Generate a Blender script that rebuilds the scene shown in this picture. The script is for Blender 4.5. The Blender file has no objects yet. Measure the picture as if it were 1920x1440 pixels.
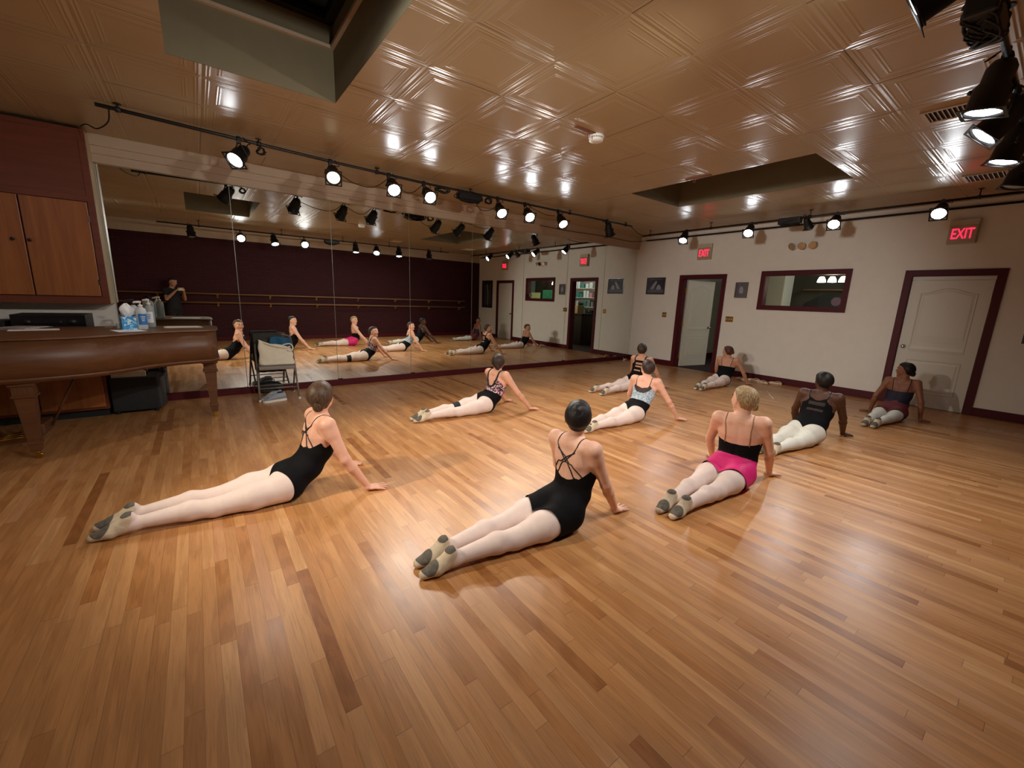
import bpy, bmesh, math, random
import numpy as np
from mathutils import Vector, Matrix, Euler
from mathutils.bvhtree import BVHTree

SC = bpy.context.scene
COL = SC.collection
PI = math.pi

# ------------------------------------------------------------------ camera, world, exposure
CAM = Vector((0.0, 0.0, 1.4585))
YAW, PITCH, ROLL, FOCAL = 0.6486, 0.2027, 0.0354, 773.7
_fw = Vector((math.sin(YAW) * math.cos(PITCH), math.cos(YAW) * math.cos(PITCH), -math.sin(PITCH)))
_r0 = Vector((math.cos(YAW), -math.sin(YAW), 0))
_u0 = _r0.cross(_fw)
_r = _r0 * math.cos(ROLL) + _u0 * math.sin(ROLL)
_u = -_r0 * math.sin(ROLL) + _u0 * math.cos(ROLL)
cd = bpy.data.cameras.new('camera')
cd.sensor_fit = 'HORIZONTAL'
cd.sensor_width = 36.0
cd.lens = FOCAL / 1920 * 36.0
cd.clip_start = 0.02
cam = bpy.data.objects.new('camera', cd)
COL.objects.link(cam)
cam.matrix_world = Matrix(((_r.x, _u.x, -_fw.x, CAM.x), (_r.y, _u.y, -_fw.y, CAM.y), (_r.z, _u.z, -_fw.z, CAM.z), (0, 0, 0, 1)))
SC.camera = cam

wd = bpy.data.worlds.new('world')
SC.world = wd
wd.use_nodes = True
wd.node_tree.nodes['Background'].inputs[0].default_value = (0.006, 0.007, 0.010, 1)
wd.node_tree.nodes['Background'].inputs[1].default_value = 1.0
SC.view_settings.view_transform = 'Standard'
SC.view_settings.look = 'None'
SC.view_settings.gamma = 1.0
SC.view_settings.use_curve_mapping = False
SC.view_settings.exposure = 0.68
SC.cycles.max_bounces = 10
SC.cycles.diffuse_bounces = 5
SC.cycles.glossy_bounces = 6
SC.cycles.transmission_bounces = 6
SC.cycles.transparent_max_bounces = 8
SC.cycles.sample_clamp_indirect = 4.0
SC.cycles.use_denoising = True

SPOT_W = 68.0          # watts of one can spotlight
LENS_E = 30.0          # glow of a lit lens

# room numbers (metres): mirror wall at Y=YM, white wall at X=XW, brick wall at Y=YB
YM, XW, YB, XL, H = 6.872, 9.07, -0.62, -2.9, 3.08

# ------------------------------------------------------------------ helpers
def lin(r, g, b):
    def f(c):
        c /= 255.0
        return c / 12.92 if c <= 0.04045 else ((c + 0.055) / 1.055) ** 2.4
    return (f(r), f(g), f(b), 1.0)

MATS = {}
class NT:
    def __init__(s, m):
        s.t = m.node_tree; s.n = s.t.nodes; s.l = s.t.links
    def add(s, typ, ins=None, **kw):
        nd = s.n.new(typ)
        for k, v in kw.items(): setattr(nd, k, v)
        for k, v in (ins or {}).items(): s.put(nd, k, v)
        return nd
    def put(s, nd, k, v):
        sock = nd.inputs[k]
        if isinstance(v, bpy.types.NodeSocket): s.l.new(v, sock)
        else: sock.default_value = v
    def math(s, op, a, b=0.0, c=0.0, clamp=False):
        nd = s.n.new('ShaderNodeMath'); nd.operation = op; nd.use_clamp = clamp
        s.put(nd, 0, a); s.put(nd, 1, b); s.put(nd, 2, c)
        return nd.outputs[0]
    def mix(s, fac, a, b, bt='MIX'):
        nd = s.n.new('ShaderNodeMix'); nd.data_type = 'RGBA'; nd.blend_type = bt
        s.put(nd, 0, fac); s.put(nd, 6, a); s.put(nd, 7, b)
        return nd.outputs[2]
    def ramp(s, fac, stops, interp='LINEAR'):
        nd = s.n.new('ShaderNodeValToRGB'); cr = nd.color_ramp; cr.interpolation = interp
        while len(cr.elements) < len(stops): cr.elements.new(0.5)
        for e, (p, c) in zip(cr.elements, stops): e.position = p; e.color = c
        s.put(nd, 0, fac)
        return nd.outputs[0]

def mat(name, col, rough=0.5, metal=0.0, spec=0.5, noise=0.0, nscale=20.0, bump=0.0, bscale=60.0, emit=None, estr=0.0, coat=0.0, stretch=None, sss=0.0, trans=0.0):
    m = bpy.data.materials.new(name); m.use_nodes = True
    t = NT(m); b = t.n['Principled BSDF']
    b.inputs['Base Color'].default_value = col
    b.inputs['Roughness'].default_value = rough
    b.inputs['Metallic'].default_value = metal
    b.inputs['Specular IOR Level'].default_value = spec
    b.inputs['Coat Weight'].default_value = coat
    if trans: b.inputs['Transmission Weight'].default_value = trans
    if sss:
        b.inputs['Subsurface Weight'].default_value = sss
        b.inputs['Subsurface Radius'].default_value = (0.010, 0.004, 0.002)
        b.inputs['Subsurface Scale'].default_value = 0.6
    if emit:
        b.inputs['Emission Color'].default_value = emit
        b.inputs['Emission Strength'].default_value = estr
    if noise or bump:
        tc = t.add('ShaderNodeTexCoord')
        vec = tc.outputs['Object']
        if stretch:
            mp = t.add('ShaderNodeMapping', {'Vector': vec, 'Scale': stretch}); vec = mp.outputs[0]
    if noise:
        nz = t.add('ShaderNodeTexNoise', {'Vector': vec, 'Scale': nscale, 'Detail': 4.0})
        c = t.ramp(nz.outputs['Fac'], [(0.3, tuple(x * (1 - noise) for x in col[:3]) + (1,)), (0.7, tuple(min(1, x * (1 + noise)) for x in col[:3]) + (1,))])
        t.l.new(c, b.inputs['Base Color'])
    if bump:
        nz2 = t.add('ShaderNodeTexNoise', {'Vector': vec, 'Scale': bscale, 'Detail': 3.0})
        bp = t.add('ShaderNodeBump', {'Strength': bump, 'Distance': 0.01, 'Height': nz2.outputs['Fac']})
        t.l.new(bp.outputs[0], b.inputs['Normal'])
    MATS[name] = m
    return m

def tag(o, label=None, cat=None, group=None, kind=None):
    if label: o['label'] = label
    if cat: o['category'] = cat
    if group: o['group'] = group
    if kind: o['kind'] = kind
    return o

def empty(name, loc=(0, 0, 0), rz=0.0, label=None, cat=None, group=None):
    o = bpy.data.objects.new(name, None)
    o.empty_display_size = 0.1
    COL.objects.link(o)
    o.location = loc; o.rotation_euler = (0, 0, rz)
    return tag(o, label, cat, group)

class MB:
    """collects shapes for one mesh object"""
    def __init__(s): s.bm = bmesh.new(); s.mi = 0
    def _t(s, vs, M):
        if M is not None:
            for v in vs: v.co = M @ v.co
    def box(s, a, b, M=None, bev=0.0):
        r = bmesh.ops.create_cube(s.bm, size=1.0)
        vs = r['verts']
        a = Vector(a); b = Vector(b)
        for v in vs: v.co = Vector(((a[i] + b[i]) / 2 + v.co[i] * (b[i] - a[i])) for i in range(3))
        fs = {f for v in vs for f in v.link_faces}
        if bev > 0:
            es = {e for v in vs for e in v.link_edges}
            rr = bmesh.ops.bevel(s.bm, geom=list(es), offset=bev, segments=2, affect='EDGES', profile=0.6)
            vs = list({v for f in rr['faces'] for v in f.verts} | {v for v in vs if v.is_valid})
            fs = {f for v in vs for f in v.link_faces}
        for f in fs: f.material_index = s.mi
        s._t(vs, M); return s
    def ring(s, pts): return [s.bm.verts.new(p) for p in pts]
    def face(s, vs):
        try:
            f = s.bm.faces.new(vs); f.material_index = s.mi; return f
        except ValueError: return None
    def bridge(s, r0, r1, closed=True):
        n = len(r0)
        for i in range(n if closed else n - 1):
            f = s.face([r0[i], r0[(i + 1) % n], r1[(i + 1) % n], r1[i]])
            if f: f.smooth = True
    def tube(s, pts, rad, n=10, caps=True, M=None):
        pts = [Vector(p) for p in pts]
        if not hasattr(rad, '__len__'): rad = [rad] * len(pts)
        rings = []; up = None; allv = []
        for i, p in enumerate(pts):
            t = (pts[min(i + 1, len(pts) - 1)] - pts[max(i - 1, 0)])
            if t.length < 1e-9: t = Vector((0, 0, 1))
            t.normalize()
            if up is None:
                up = Vector((0, 0, 1)) if abs(t.z) < 0.9 else Vector((1, 0, 0))
            x = t.cross(up)
            if x.length < 1e-6: x = t.orthogonal()
            x.normalize(); y = x.cross(t); up = y
            rg = s.ring([p + (x * math.cos(2 * PI * k / n) + y * math.sin(2 * PI * k / n)) * rad[i] for k in range(n)])
            rings.append(rg); allv += rg
        for a, b in zip(rings, rings[1:]): s.bridge(a, b)
        if caps:
            s.face(list(reversed(rings[0]))); s.face(rings[-1])
        s._t(allv, M); return s
    def lathe(s, prof, n=24, M=None, caps=True):
        """prof: (radius, z) list around local Z"""
        rings = []; allv = []
        for r, z in prof:
            rg = s.ring([(r * math.cos(2 * PI * k / n), r * math.sin(2 * PI * k / n), z) for k in range(n)])
            rings.append(rg); allv += rg
        for a, b in zip(rings, rings[1:]): s.bridge(a, b)
        if caps:
            s.face(list(reversed(rings[0]))); s.face(rings[-1])
        s._t(allv, M); return s
    def prism(s, poly, z0, z1, M=None, smooth=False):
        a = s.ring([(x, y, z0) for x, y in poly]); b = s.ring([(x, y, z1) for x, y in poly])
        n = len(poly)
        for i in range(n):
            f = s.face([a[i], a[(i + 1) % n], b[(i + 1) % n], b[i]])
            if f: f.smooth = smooth
        s.face(list(reversed(a))); s.face(b)
        s._t(a + b, M); return s
    def quad(s, pts):
        s.face(s.ring(pts)); return s
    def sphere(s, c, r, seg=16, M=None):
        rr = bmesh.ops.create_uvsphere(s.bm, u_segments=seg, v_segments=max(6, seg // 2), radius=1.0)
        rad = r if hasattr(r, '__len__') else (r, r, r)
        for v in rr['verts']:
            v.co = Vector((c[0] + v.co.x * rad[0], c[1] + v.co.y * rad[1], c[2] + v.co.z * rad[2]))
            for f in v.link_faces: f.smooth = True; f.material_index = s.mi
        s._t(rr['verts'], M); return s
    def build(s, name, m, parent=None, label=None, shift=None):
        bmesh.ops.recalc_face_normals(s.bm, faces=s.bm.faces)
        me = bpy.data.meshes.new(name)
        if shift is not None:
            for v in s.bm.verts: v.co -= Vector(shift)
        s.bm.to_mesh(me); s.bm.free()
        for x in (m if isinstance(m, (list, tuple)) else [m]): me.materials.append(x)
        o = bpy.data.objects.new(name, me); COL.objects.link(o)
        if parent is not None: o.parent = parent
        if shift is not None: o.location = shift
        if label: o['label'] = label
        return o

def boxobj(name, a, b, m, parent=None, bev=0.0, label=None, M=None):
    return MB().box(a, b, M, bev).build(name, m, parent, label)

def frame_of(d, up=(0, 0, 1)):
    """matrix whose local +Z is d"""
    d = Vector(d).normalized(); up = Vector(up)
    if abs(d.dot(up)) > 0.98: up = Vector((1, 0, 0))
    x = up.cross(d).normalized(); y = d.cross(x)
    return Matrix(((x.x, y.x, d.x, 0), (x.y, y.y, d.y, 0), (x.z, y.z, d.z, 0), (0, 0, 0, 1)))

def spline(pts, n=8):
    """Catmull-Rom through pts"""
    P = [Vector(p) for p in pts]; out = []
    for i in range(len(P) - 1):
        p0 = P[max(i - 1, 0)]; p1 = P[i]; p2 = P[i + 1]; p3 = P[min(i + 2, len(P) - 1)]
        for k in range(n):
            t = k / n
            out.append(0.5 * ((2 * p1) + (p2 - p0) * t + (2 * p0 - 5 * p1 + 4 * p2 - p3) * t * t + (-p0 + 3 * p1 - 3 * p2 + p3) * t ** 3))
    out.append(P[-1]); return out

def copy_tree(o, parent=None):
    c = o.copy(); COL.objects.link(c)
    if parent is not None: c.parent = parent
    for ch in list(o.children): copy_tree(ch, c)
    return c
# ------------------------------------------------------------------ materials
def floor_material():
    m = bpy.data.materials.new('oak_strip_floor'); m.use_nodes = True
    t = NT(m); b = t.n['Principled BSDF']
    geo = t.add('ShaderNodeNewGeometry')
    sep = t.add('ShaderNodeSeparateXYZ', {0: geo.outputs['Position']})
    Wd = 0.057
    xi = t.math('DIVIDE', sep.outputs[0], Wd)
    ix = t.math('FLOOR', xi)
    fx = t.math('FRACT', xi)
    wn1 = t.add('ShaderNodeTexWhiteNoise', {'W': ix}, noise_dimensions='1D')
    ln = t.math('MULTIPLY_ADD', wn1.outputs[0], 0.7, 0.55)
    off = t.math('MULTIPLY', wn1.outputs[0], 37.7)
    yi = t.math('ADD', t.math('DIVIDE', sep.outputs[1], ln), off)
    iy = t.math('FLOOR', yi); fy = t.math('FRACT', yi)
    cv = t.add('ShaderNodeCombineXYZ', {0: ix, 1: iy})
    wn = t.add('ShaderNodeTexWhiteNoise', {'Vector': cv.outputs[0]}, noise_dimensions='2D')
    base = t.ramp(wn.outputs[0], [(0.0, lin(152, 98, 54)), (0.05, lin(176, 120, 68)), (0.20, lin(184, 130, 80)), (0.60, lin(192, 139, 88)), (0.92, lin(200, 149, 97)), (1.0, lin(212, 163, 110))])
    # grain: noise stretched along the board, a different slice on each board
    gv = t.add('ShaderNodeCombineXYZ', {0: t.math('MULTIPLY', sep.outputs[0], 120.0), 1: t.math('MULTIPLY', sep.outputs[1], 4.5), 2: t.math('MULTIPLY', wn.outputs[0], 90.0)})
    nz = t.add('ShaderNodeTexNoise', {'Vector': gv.outputs[0], 'Scale': 1.0, 'Detail': 6.0, 'Roughness': 0.62, 'Distortion': 1.3})
    gr = t.ramp(nz.outputs['Fac'], [(0.25, (0.60, 0.50, 0.42, 1)), (0.46, (0.93, 0.90, 0.87, 1)), (0.75, (1.10, 1.09, 1.07, 1))])
    c = t.mix(0.75, base, gr, 'MULTIPLY')
    fv = t.add('ShaderNodeCombineXYZ', {0: t.math('MULTIPLY', sep.outputs[0], 11.0), 1: t.math('MULTIPLY', sep.outputs[1], 1.1), 2: t.math('MULTIPLY', wn.outputs[0], 51.0)})
    wv = t.add('ShaderNodeTexWave', {'Vector': fv.outputs[0], 'Scale': 1.6, 'Distortion': 7.0, 'Detail': 2.5}, wave_type='RINGS')
    c = t.mix(0.32, c, t.ramp(wv.outputs['Fac'], [(0.2, (0.55, 0.48, 0.42, 1)), (0.7, (1.0, 1.0, 1.0, 1))]), 'MULTIPLY')
    # a few reddish boards
    red = t.math('GREATER_THAN', wn.outputs[0], 0.965)
    c = t.mix(t.math('MULTIPLY', red, 0.35), c, lin(150, 84, 62))
    # seams
    e1 = t.math('LESS_THAN', fx, 0.022)
    e2 = t.math('LESS_THAN', t.math('MULTIPLY', fy, ln), 0.0022)
    seam = t.math('MAXIMUM', e1, e2)
    c = t.mix(t.math('MULTIPLY', seam, 0.55), c, lin(70, 40, 20))
    t.l.new(c, b.inputs['Base Color'])
    n2 = t.add('ShaderNodeTexNoise', {'Vector': geo.outputs['Position'], 'Scale': 2.4, 'Detail': 5.0})
    rg = t.math('MULTIPLY_ADD', n2.outputs['Fac'], 0.20, 0.20)
    rg = t.math('MULTIPLY_ADD', wn.outputs[0], 0.05, rg)
    t.l.new(rg, b.inputs['Roughness'])
    b.inputs['Specular IOR Level'].default_value = 0.5
    hgt = t.math('SUBTRACT', t.math('MULTIPLY', nz.outputs['Fac'], 0.25), t.math('MULTIPLY', seam, 1.0))
    hgt = t.math('ADD', hgt, t.math('MULTIPLY', wn.outputs[0], 0.35))
    bp = t.add('ShaderNodeBump', {'Strength': 0.16, 'Distance': 0.003, 'Height': hgt})
    t.l.new(bp.outputs[0], b.inputs['Normal'])
    return m

def ceiling_material():
    m = bpy.data.materials.new('pressed_tin_ceiling'); m.use_nodes = True
    t = NT(m); b = t.n['Principled BSDF']
    geo = t.add('ShaderNodeNewGeometry')
    sep = t.add('ShaderNodeSeparateXYZ', {0: geo.outputs['Position']})
    TX, TY, S = 1.489, 1.167, 0.649
    def cell(sock, off):
        u = t.math('DIVIDE', t.math('SUBTRACT', sock, off), S)
        fr = t.math('FRACT', u)
        d = t.math('SUBTRACT', 0.5, t.math('ABSOLUTE', t.math('SUBTRACT', fr, 0.5)))   # 0 at joints, .5 in the middle
        return t.math('MULTIPLY', d, S), t.math('FLOOR', u), fr
    dx, ix, fx = cell(sep.outputs[0], TX); dy, iy, fy = cell(sep.outputs[1], TY)
    d = t.math('MINIMUM', dx, dy)
    def bumpring(c, w):
        q = t.math('DIVIDE', t.math('SUBTRACT', d, c), w)
        return t.math('POWER', 2.718, t.math('MULTIPLY', t.math('MULTIPLY', q, q), -1.0))
    h = t.math('ADD', bumpring(0.022, 0.007), bumpring(0.044, 0.007))
    h = t.math('ADD', h, t.math('MULTIPLY', bumpring(0.105, 0.007), 0.9))
    h = t.math('ADD', h, t.math('MULTIPLY', bumpring(0.125, 0.006), 0.7))
    h = t.math('SUBTRACT', h, bumpring(0.0, 0.008))
    nz = t.add('ShaderNodeTexNoise', {'Vector': geo.outputs['Position'], 'Scale': 1.3, 'Detail': 2.0})
    h2 = t.math('ADD', h, t.math('MULTIPLY', nz.outputs['Fac'], 0.8))
    bp = t.add('ShaderNodeBump', {'Strength': 0.45, 'Distance': 0.004, 'Height': h2})
    t.l.new(bp.outputs[0], b.inputs['Normal'])
    # open joints along a few tile edges
    cv = t.add('ShaderNodeCombineXYZ', {0: ix, 1: iy})
    wn = t.add('ShaderNodeTexWhiteNoise', {'Vector': cv.outputs[0]}, noise_dimensions='2D')
    gap = t.math('MULTIPLY', t.math('GREATER_THAN', wn.outputs[0], 0.80), t.math('LESS_THAN', t.math('MULTIPLY', fx, S), 0.006))
    sc2 = t.add('ShaderNodeSeparateColor', {0: wn.outputs[1]})
    gap2 = t.math('MULTIPLY', t.math('GREATER_THAN', sc2.outputs[1], 0.84), t.math('LESS_THAN', t.math('MULTIPLY', fy, S), 0.006))
    g = t.math('MAXIMUM', gap, gap2)
    col = t.ramp(nz.outputs['Fac'], [(0.3, lin(172, 150, 114)), (0.7, lin(180, 158, 122))])
    col = t.mix(t.math('MULTIPLY', g, 0.9), col, lin(46, 28, 16))
    t.l.new(col, b.inputs['Base Color'])
    b.inputs['Roughness'].default_value = 0.27
    b.inputs['Specular IOR Level'].default_value = 0.30
    return m

def brick_material():
    m = bpy.data.materials.new('maroon_painted_brick'); m.use_nodes = True
    t = NT(m); b = t.n['Principled BSDF']
    geo = t.add('ShaderNodeNewGeometry')
    sep = t.add('ShaderNodeSeparateXYZ', {0: geo.outputs['Position']})
    v = t.add('ShaderNodeCombineXYZ', {0: sep.outputs[0], 1: sep.outputs[2]})
    br = t.add('ShaderNodeTexBrick', {'Vector': v.outputs[0], 'Color1': lin(64, 23, 27), 'Color2': lin(57, 20, 24), 'Mortar': lin(46, 16, 20), 'Scale': 1.0, 'Mortar Size': 0.006, 'Mortar Smooth': 0.3, 'Brick Width': 0.21, 'Row Height': 0.068})
    t.l.new(br.outputs['Color'], b.inputs['Base Color'])
    nz = t.add('ShaderNodeTexNoise', {'Vector': geo.outputs['Position'], 'Scale': 35.0, 'Detail': 4.0})
    hh = t.math('SUBTRACT', t.math('MULTIPLY', nz.outputs['Fac'], 0.6), br.outputs['Fac'])
    bp = t.add('ShaderNodeBump', {'Strength': 0.7, 'Distance': 0.008, 'Height': hh})
    t.l.new(bp.outputs[0], b.inputs['Normal'])
    b.inputs['Roughness'].default_value = 0.62
    b.inputs['Specular IOR Level'].default_value = 0.2
    return m

def wood_material(name, c0, c1, rough=0.35, axis=2, scale=1.0):
    m = bpy.data.materials.new(name); m.use_nodes = True
    t = NT(m); b = t.n['Principled BSDF']
    tc = t.add('ShaderNodeTexCoord')
    s = [26.0 * scale] * 3; s[axis] = 1.6 * scale
    mp = t.add('ShaderNodeMapping', {'Vector': tc.outputs['Object'], 'Scale': s})
    nz = t.add('ShaderNodeTexNoise', {'Vector': mp.outputs[0], 'Scale': 1.0, 'Detail': 6.0, 'Roughness': 0.6, 'Distortion': 0.8})
    c = t.ramp(nz.outputs['Fac'], [(0.28, c0), (0.72, c1)])
    t.l.new(c, b.inputs['Base Color'])
    b.inputs['Roughness'].default_value = rough
    bp = t.add('ShaderNodeBump', {'Strength': 0.1, 'Distance': 0.003, 'Height': nz.outputs['Fac']})
    t.l.new(bp.outputs[0], b.inputs['Normal'])
    MATS[name] = m
    return m

def speckle_material(name, base, spots, scale=60.0, thr=0.56, rough=0.7):
    """fabric printed with irregular spots of several colours"""
    m = bpy.data.materials.new(name); m.use_nodes = True
    t = NT(m); b = t.n['Principled BSDF']
    tc = t.add('ShaderNodeTexCoord')
    vec = tc.outputs['Object']; c = base
    for i, sp in enumerate(spots):
        mp = t.add('ShaderNodeMapping', {'Vector': vec, 'Location': (3.1 * i, 1.7 * i, 5.3 * i)})
        nz = t.add('ShaderNodeTexNoise', {'Vector': mp.outputs[0], 'Scale': scale, 'Detail': 1.5})
        f = t.math('GREATER_THAN', nz.outputs['Fac'], thr)
        c = t.mix(f, c, sp)
    t.l.new(c, b.inputs['Base Color'])
    b.inputs['Roughness'].default_value = rough
    return m

def glass_pane_material(name='window_glass', tint=(0.92, 0.95, 0.93, 1)):
    m = bpy.data.materials.new(name); m.use_nodes = True
    t = NT(m)
    t.n.remove(t.n['Principled BSDF'])
    out = t.n['Material Output']
    geo = t.add('ShaderNodeNewGeometry')
    fr = t.add('ShaderNodeFresnel', {'IOR': 1.5})
    fac = t.math('MULTIPLY', fr.outputs[0], t.math('SUBTRACT', 1.0, geo.outputs['Backfacing']))
    tr = t.add('ShaderNodeBsdfTransparent', {'Color': tint})
    gl = t.add('ShaderNodeBsdfGlossy', {'Roughness': 0.02})
    mx = t.add('ShaderNodeMixShader', {0: fac, 1: tr.outputs[0], 2: gl.outputs[0]})
    t.l.new(mx.outputs[0], out.inputs[0])
    return m

M_FLOOR = floor_material(); M_CEIL = ceiling_material(); M_BRICK = brick_material()
M_WHITE = mat('white_wall_paint', lin(228, 222, 210), 0.75, noise=0.02, nscale=6, bump=0.12, bscale=90)
M_SOFFIT = mat('cream_soffit_paint', lin(186, 166, 142), 0.6, noise=0.03, nscale=12)
M_WELL = mat('grey_green_shaft_paint', lin(122, 112, 86), 0.8, noise=0.04, nscale=8)
M_DARKGLASS = mat('night_dark_glass', lin(6, 7, 10), 0.08)
M_MAROON = mat('maroon_trim_paint', lin(78, 20, 26), 0.5, spec=0.2, noise=0.05, nscale=30)
M_DOOR = mat('white_door_paint', lin(206, 200, 186), 0.45)
M_MIRROR = bpy.data.materials.new('mirror_silver'); M_MIRROR.use_nodes = True
_b = M_MIRROR.node_tree.nodes['Principled BSDF']
_b.inputs['Base Color'].default_value = (0.80, 0.83, 0.79, 1); _b.inputs['Metallic'].default_value = 1.0; _b.inputs['Roughness'].default_value = 0.0
M_MEDGE = mat('mirror_edge_glass', lin(120, 116, 100), 0.3)
M_BLACK = mat('black_painted_metal', lin(16, 16, 18), 0.5, noise=0.15, nscale=40)
M_BLACKR = mat('black_rubber', lin(14, 14, 14), 0.7, noise=0.1)
M_IRON = mat('black_iron_pipe', lin(26, 23, 22), 0.45, noise=0.25, nscale=60)
M_LENS_ON = mat('lit_lamp_lens', (1, 1, 1, 1), 0.2, emit=(0.93, 0.97, 1.0, 1), estr=LENS_E)
M_LENS_DIM = mat('dim_lamp_lens', lin(180, 176, 150), 0.2, emit=(1.0, 0.93, 0.66, 1), estr=0.9)
M_LENS_OFF = mat('unlit_lamp_lens', lin(150, 160, 170), 0.15)
M_CHROME = mat('chrome', lin(200, 200, 200), 0.18, metal=1.0)
M_BRASS = mat('brass', lin(190, 150, 70), 0.28, metal=1.0)
M_BARRE = wood_material('pale_barre_wood', lin(122, 88, 52), lin(146, 108, 68), 0.45, axis=0)
M_CABWOOD = wood_material('orange_cabinet_wood', lin(128, 72, 34), lin(164, 100, 50), 0.35, axis=2, scale=0.6)
M_CABRED = wood_material('red_brown_cabinet_wood', lin(96, 44, 26), lin(118, 58, 34), 0.35, axis=0, scale=0.6)
M_PIANO = wood_material('walnut_piano_wood', lin(84, 50, 26), lin(106, 67, 37), 0.45, axis=0, scale=0.7)
M_PALEPLY = wood_material('pale_ply_edge', lin(176, 156, 116), lin(196, 178, 138), 0.5, axis=2)
M_PLASTICW = mat('white_plastic', lin(226, 222, 212), 0.4)
M_EXITBOX = mat('beige_sign_box', lin(196, 182, 154), 0.45, noise=0.03)
M_EXITRED = mat('red_lit_letters', lin(255, 30, 60), 0.4, emit=lin(255, 24, 58), estr=2.6)
M_PAPER = mat('white_paper', lin(236, 234, 228), 0.7, noise=0.02)
M_PAPERY = mat('cream_paper', lin(232, 218, 176), 0.7, noise=0.02)
M_GREY = mat('grey_fabric', lin(140, 132, 122), 0.85, noise=0.1, nscale=80, bump=0.2, bscale=200)
M_CHAIRMETAL = mat('taupe_chair_metal', lin(112, 104, 94), 0.4)
M_CANVAS = mat('cream_canvas', lin(226, 216, 192), 0.85, noise=0.04, bump=0.25, bscale=40)
M_BLUECLOTH = mat('teal_blue_cloth', lin(22, 86, 118), 0.8, bump=0.2, bscale=50)
M_DARKCLOTH = mat('charcoal_cloth', lin(54, 52, 48), 0.9, noise=0.1, bump=0.3, bscale=40)
M_GREEN = mat('olive_cloth', lin(70, 76, 52), 0.9, noise=0.1, bump=0.3, bscale=40)
M_WGLASS = glass_pane_material()
M_ROOMWALL = mat('lobby_wall_paint', lin(176, 178, 168), 0.8)
M_LOBBYFLOOR = mat('dark_lobby_carpet', lin(52, 30, 34), 0.95, noise=0.1, nscale=80)
# ------------------------------------------------------------------ the room shell
def struct(o): o['kind'] = 'structure'; return o
def grid_plane(name, xs, ys, z, hole, m, up):
    mb = MB()
    vs = {}
    for i, x in enumerate(xs):
        for j, y in enumerate(ys): vs[i, j] = mb.bm.verts.new((x, y, z))
    for i in range(len(xs) - 1):
        for j in range(len(ys) - 1):
            cx, cy = (xs[i] + xs[i + 1]) / 2, (ys[j] + ys[j + 1]) / 2
            if any(h[0] < cx < h[1] and h[2] < cy < h[3] for h in hole): continue
            q = [vs[i, j], vs[i + 1, j], vs[i + 1, j + 1], vs[i, j + 1]]
            mb.face(q if up else q[::-1])
    me = bpy.data.meshes.new(name); mb.bm.to_mesh(me); mb.bm.free(); me.materials.append(m)
    o = bpy.data.objects.new(name, me); COL.objects.link(o); return struct(o)

WT = 0.14                      # wall thickness of the white wall
XO = XW + WT                   # its far face
struct(boxobj('floor', (XL - 0.2, YB - 0.2, -0.12), (XW + 0.02, YM + 0.2, 0), M_FLOOR))
SKY = [(-0.02, 1.128, 2.10, 4.183), (5.383, 6.664, 1.928, 4.306)]
xs = sorted({XL - 0.2, XW + WT} | {s[0] for s in SKY} | {s[1] for s in SKY})
ys = sorted({YB - 0.2, YM + 0.2} | {s[2] for s in SKY} | {s[3] for s in SKY})
grid_plane('ceiling', xs, ys, H, SKY, M_CEIL, False)
for k, (x0, x1, y0, y1) in enumerate(SKY):
    mb = MB(); t = 0.05; z1 = H + 0.62
    mb.box((x0 - t, y0 - t, H + 0.002), (x0, y1 + t, z1)); mb.box((x1, y0 - t, H + 0.002), (x1 + t, y1 + t, z1))
    mb.box((x0, y0 - t, H + 0.002), (x1, y0, z1)); mb.box((x0, y1, H + 0.002), (x1, y1 + t, z1))
    w = struct(mb.build('trim_%d' % (k + 1), M_WELL))          # the light shaft of a skylight
    mb = MB(); q = 0.03; za, zb = H + 0.40, H + 0.425
    mb.box((x0, y0, za), (x0 + q, y1, zb)); mb.box((x1 - q, y0, za), (x1, y1, zb))
    mb.box((x0 + q, y0, za), (x1 - q, y0 + q, zb)); mb.box((x0 + q, y1 - q, za), (x1 - q, y1, zb))
    mb.build('shaft_moulding', M_SOFFIT, w)
    mb = MB(); q = 0.07; za, zb = H + 0.58, H + 0.62
    mb.box((x0, y0, za), (x0 + q, y1, zb)); mb.box((x1 - q, y0, za), (x1, y1, zb))
    mb.box((x0 + q, y0, za), (x1 - q, y0 + q, zb)); mb.box((x0 + q, y1 - q, za), (x1 - q, y1, zb))
    mb.build('skylight_frame', M_IRON, w)
    wn = struct(boxobj('window_%d' % (k + 2), (x0 - t, y0 - t, z1), (x1 + t, y1 + t, z1 + 0.02), M_DARKGLASS))

struct(boxobj('wall_mirror', (XL - 0.2, YM + 0.03, -0.1), (XW + 0.02, YM + 0.2, H + 0.05), M_WHITE))
struct(boxobj('wall_brick', (XL - 0.2, YB - 0.2, -0.1), (XW + 0.02, YB, 2.80), M_BRICK))
struct(boxobj('wall_brick_top', (XL - 0.2, YB - 0.2, 2.80), (XW + 0.02, YB, H + 0.05), M_SOFFIT))
struct(boxobj('wall_left', (XL - 0.2, YB, -0.1), (XL, YM + 0.03, H + 0.05), M_WHITE))

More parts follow.
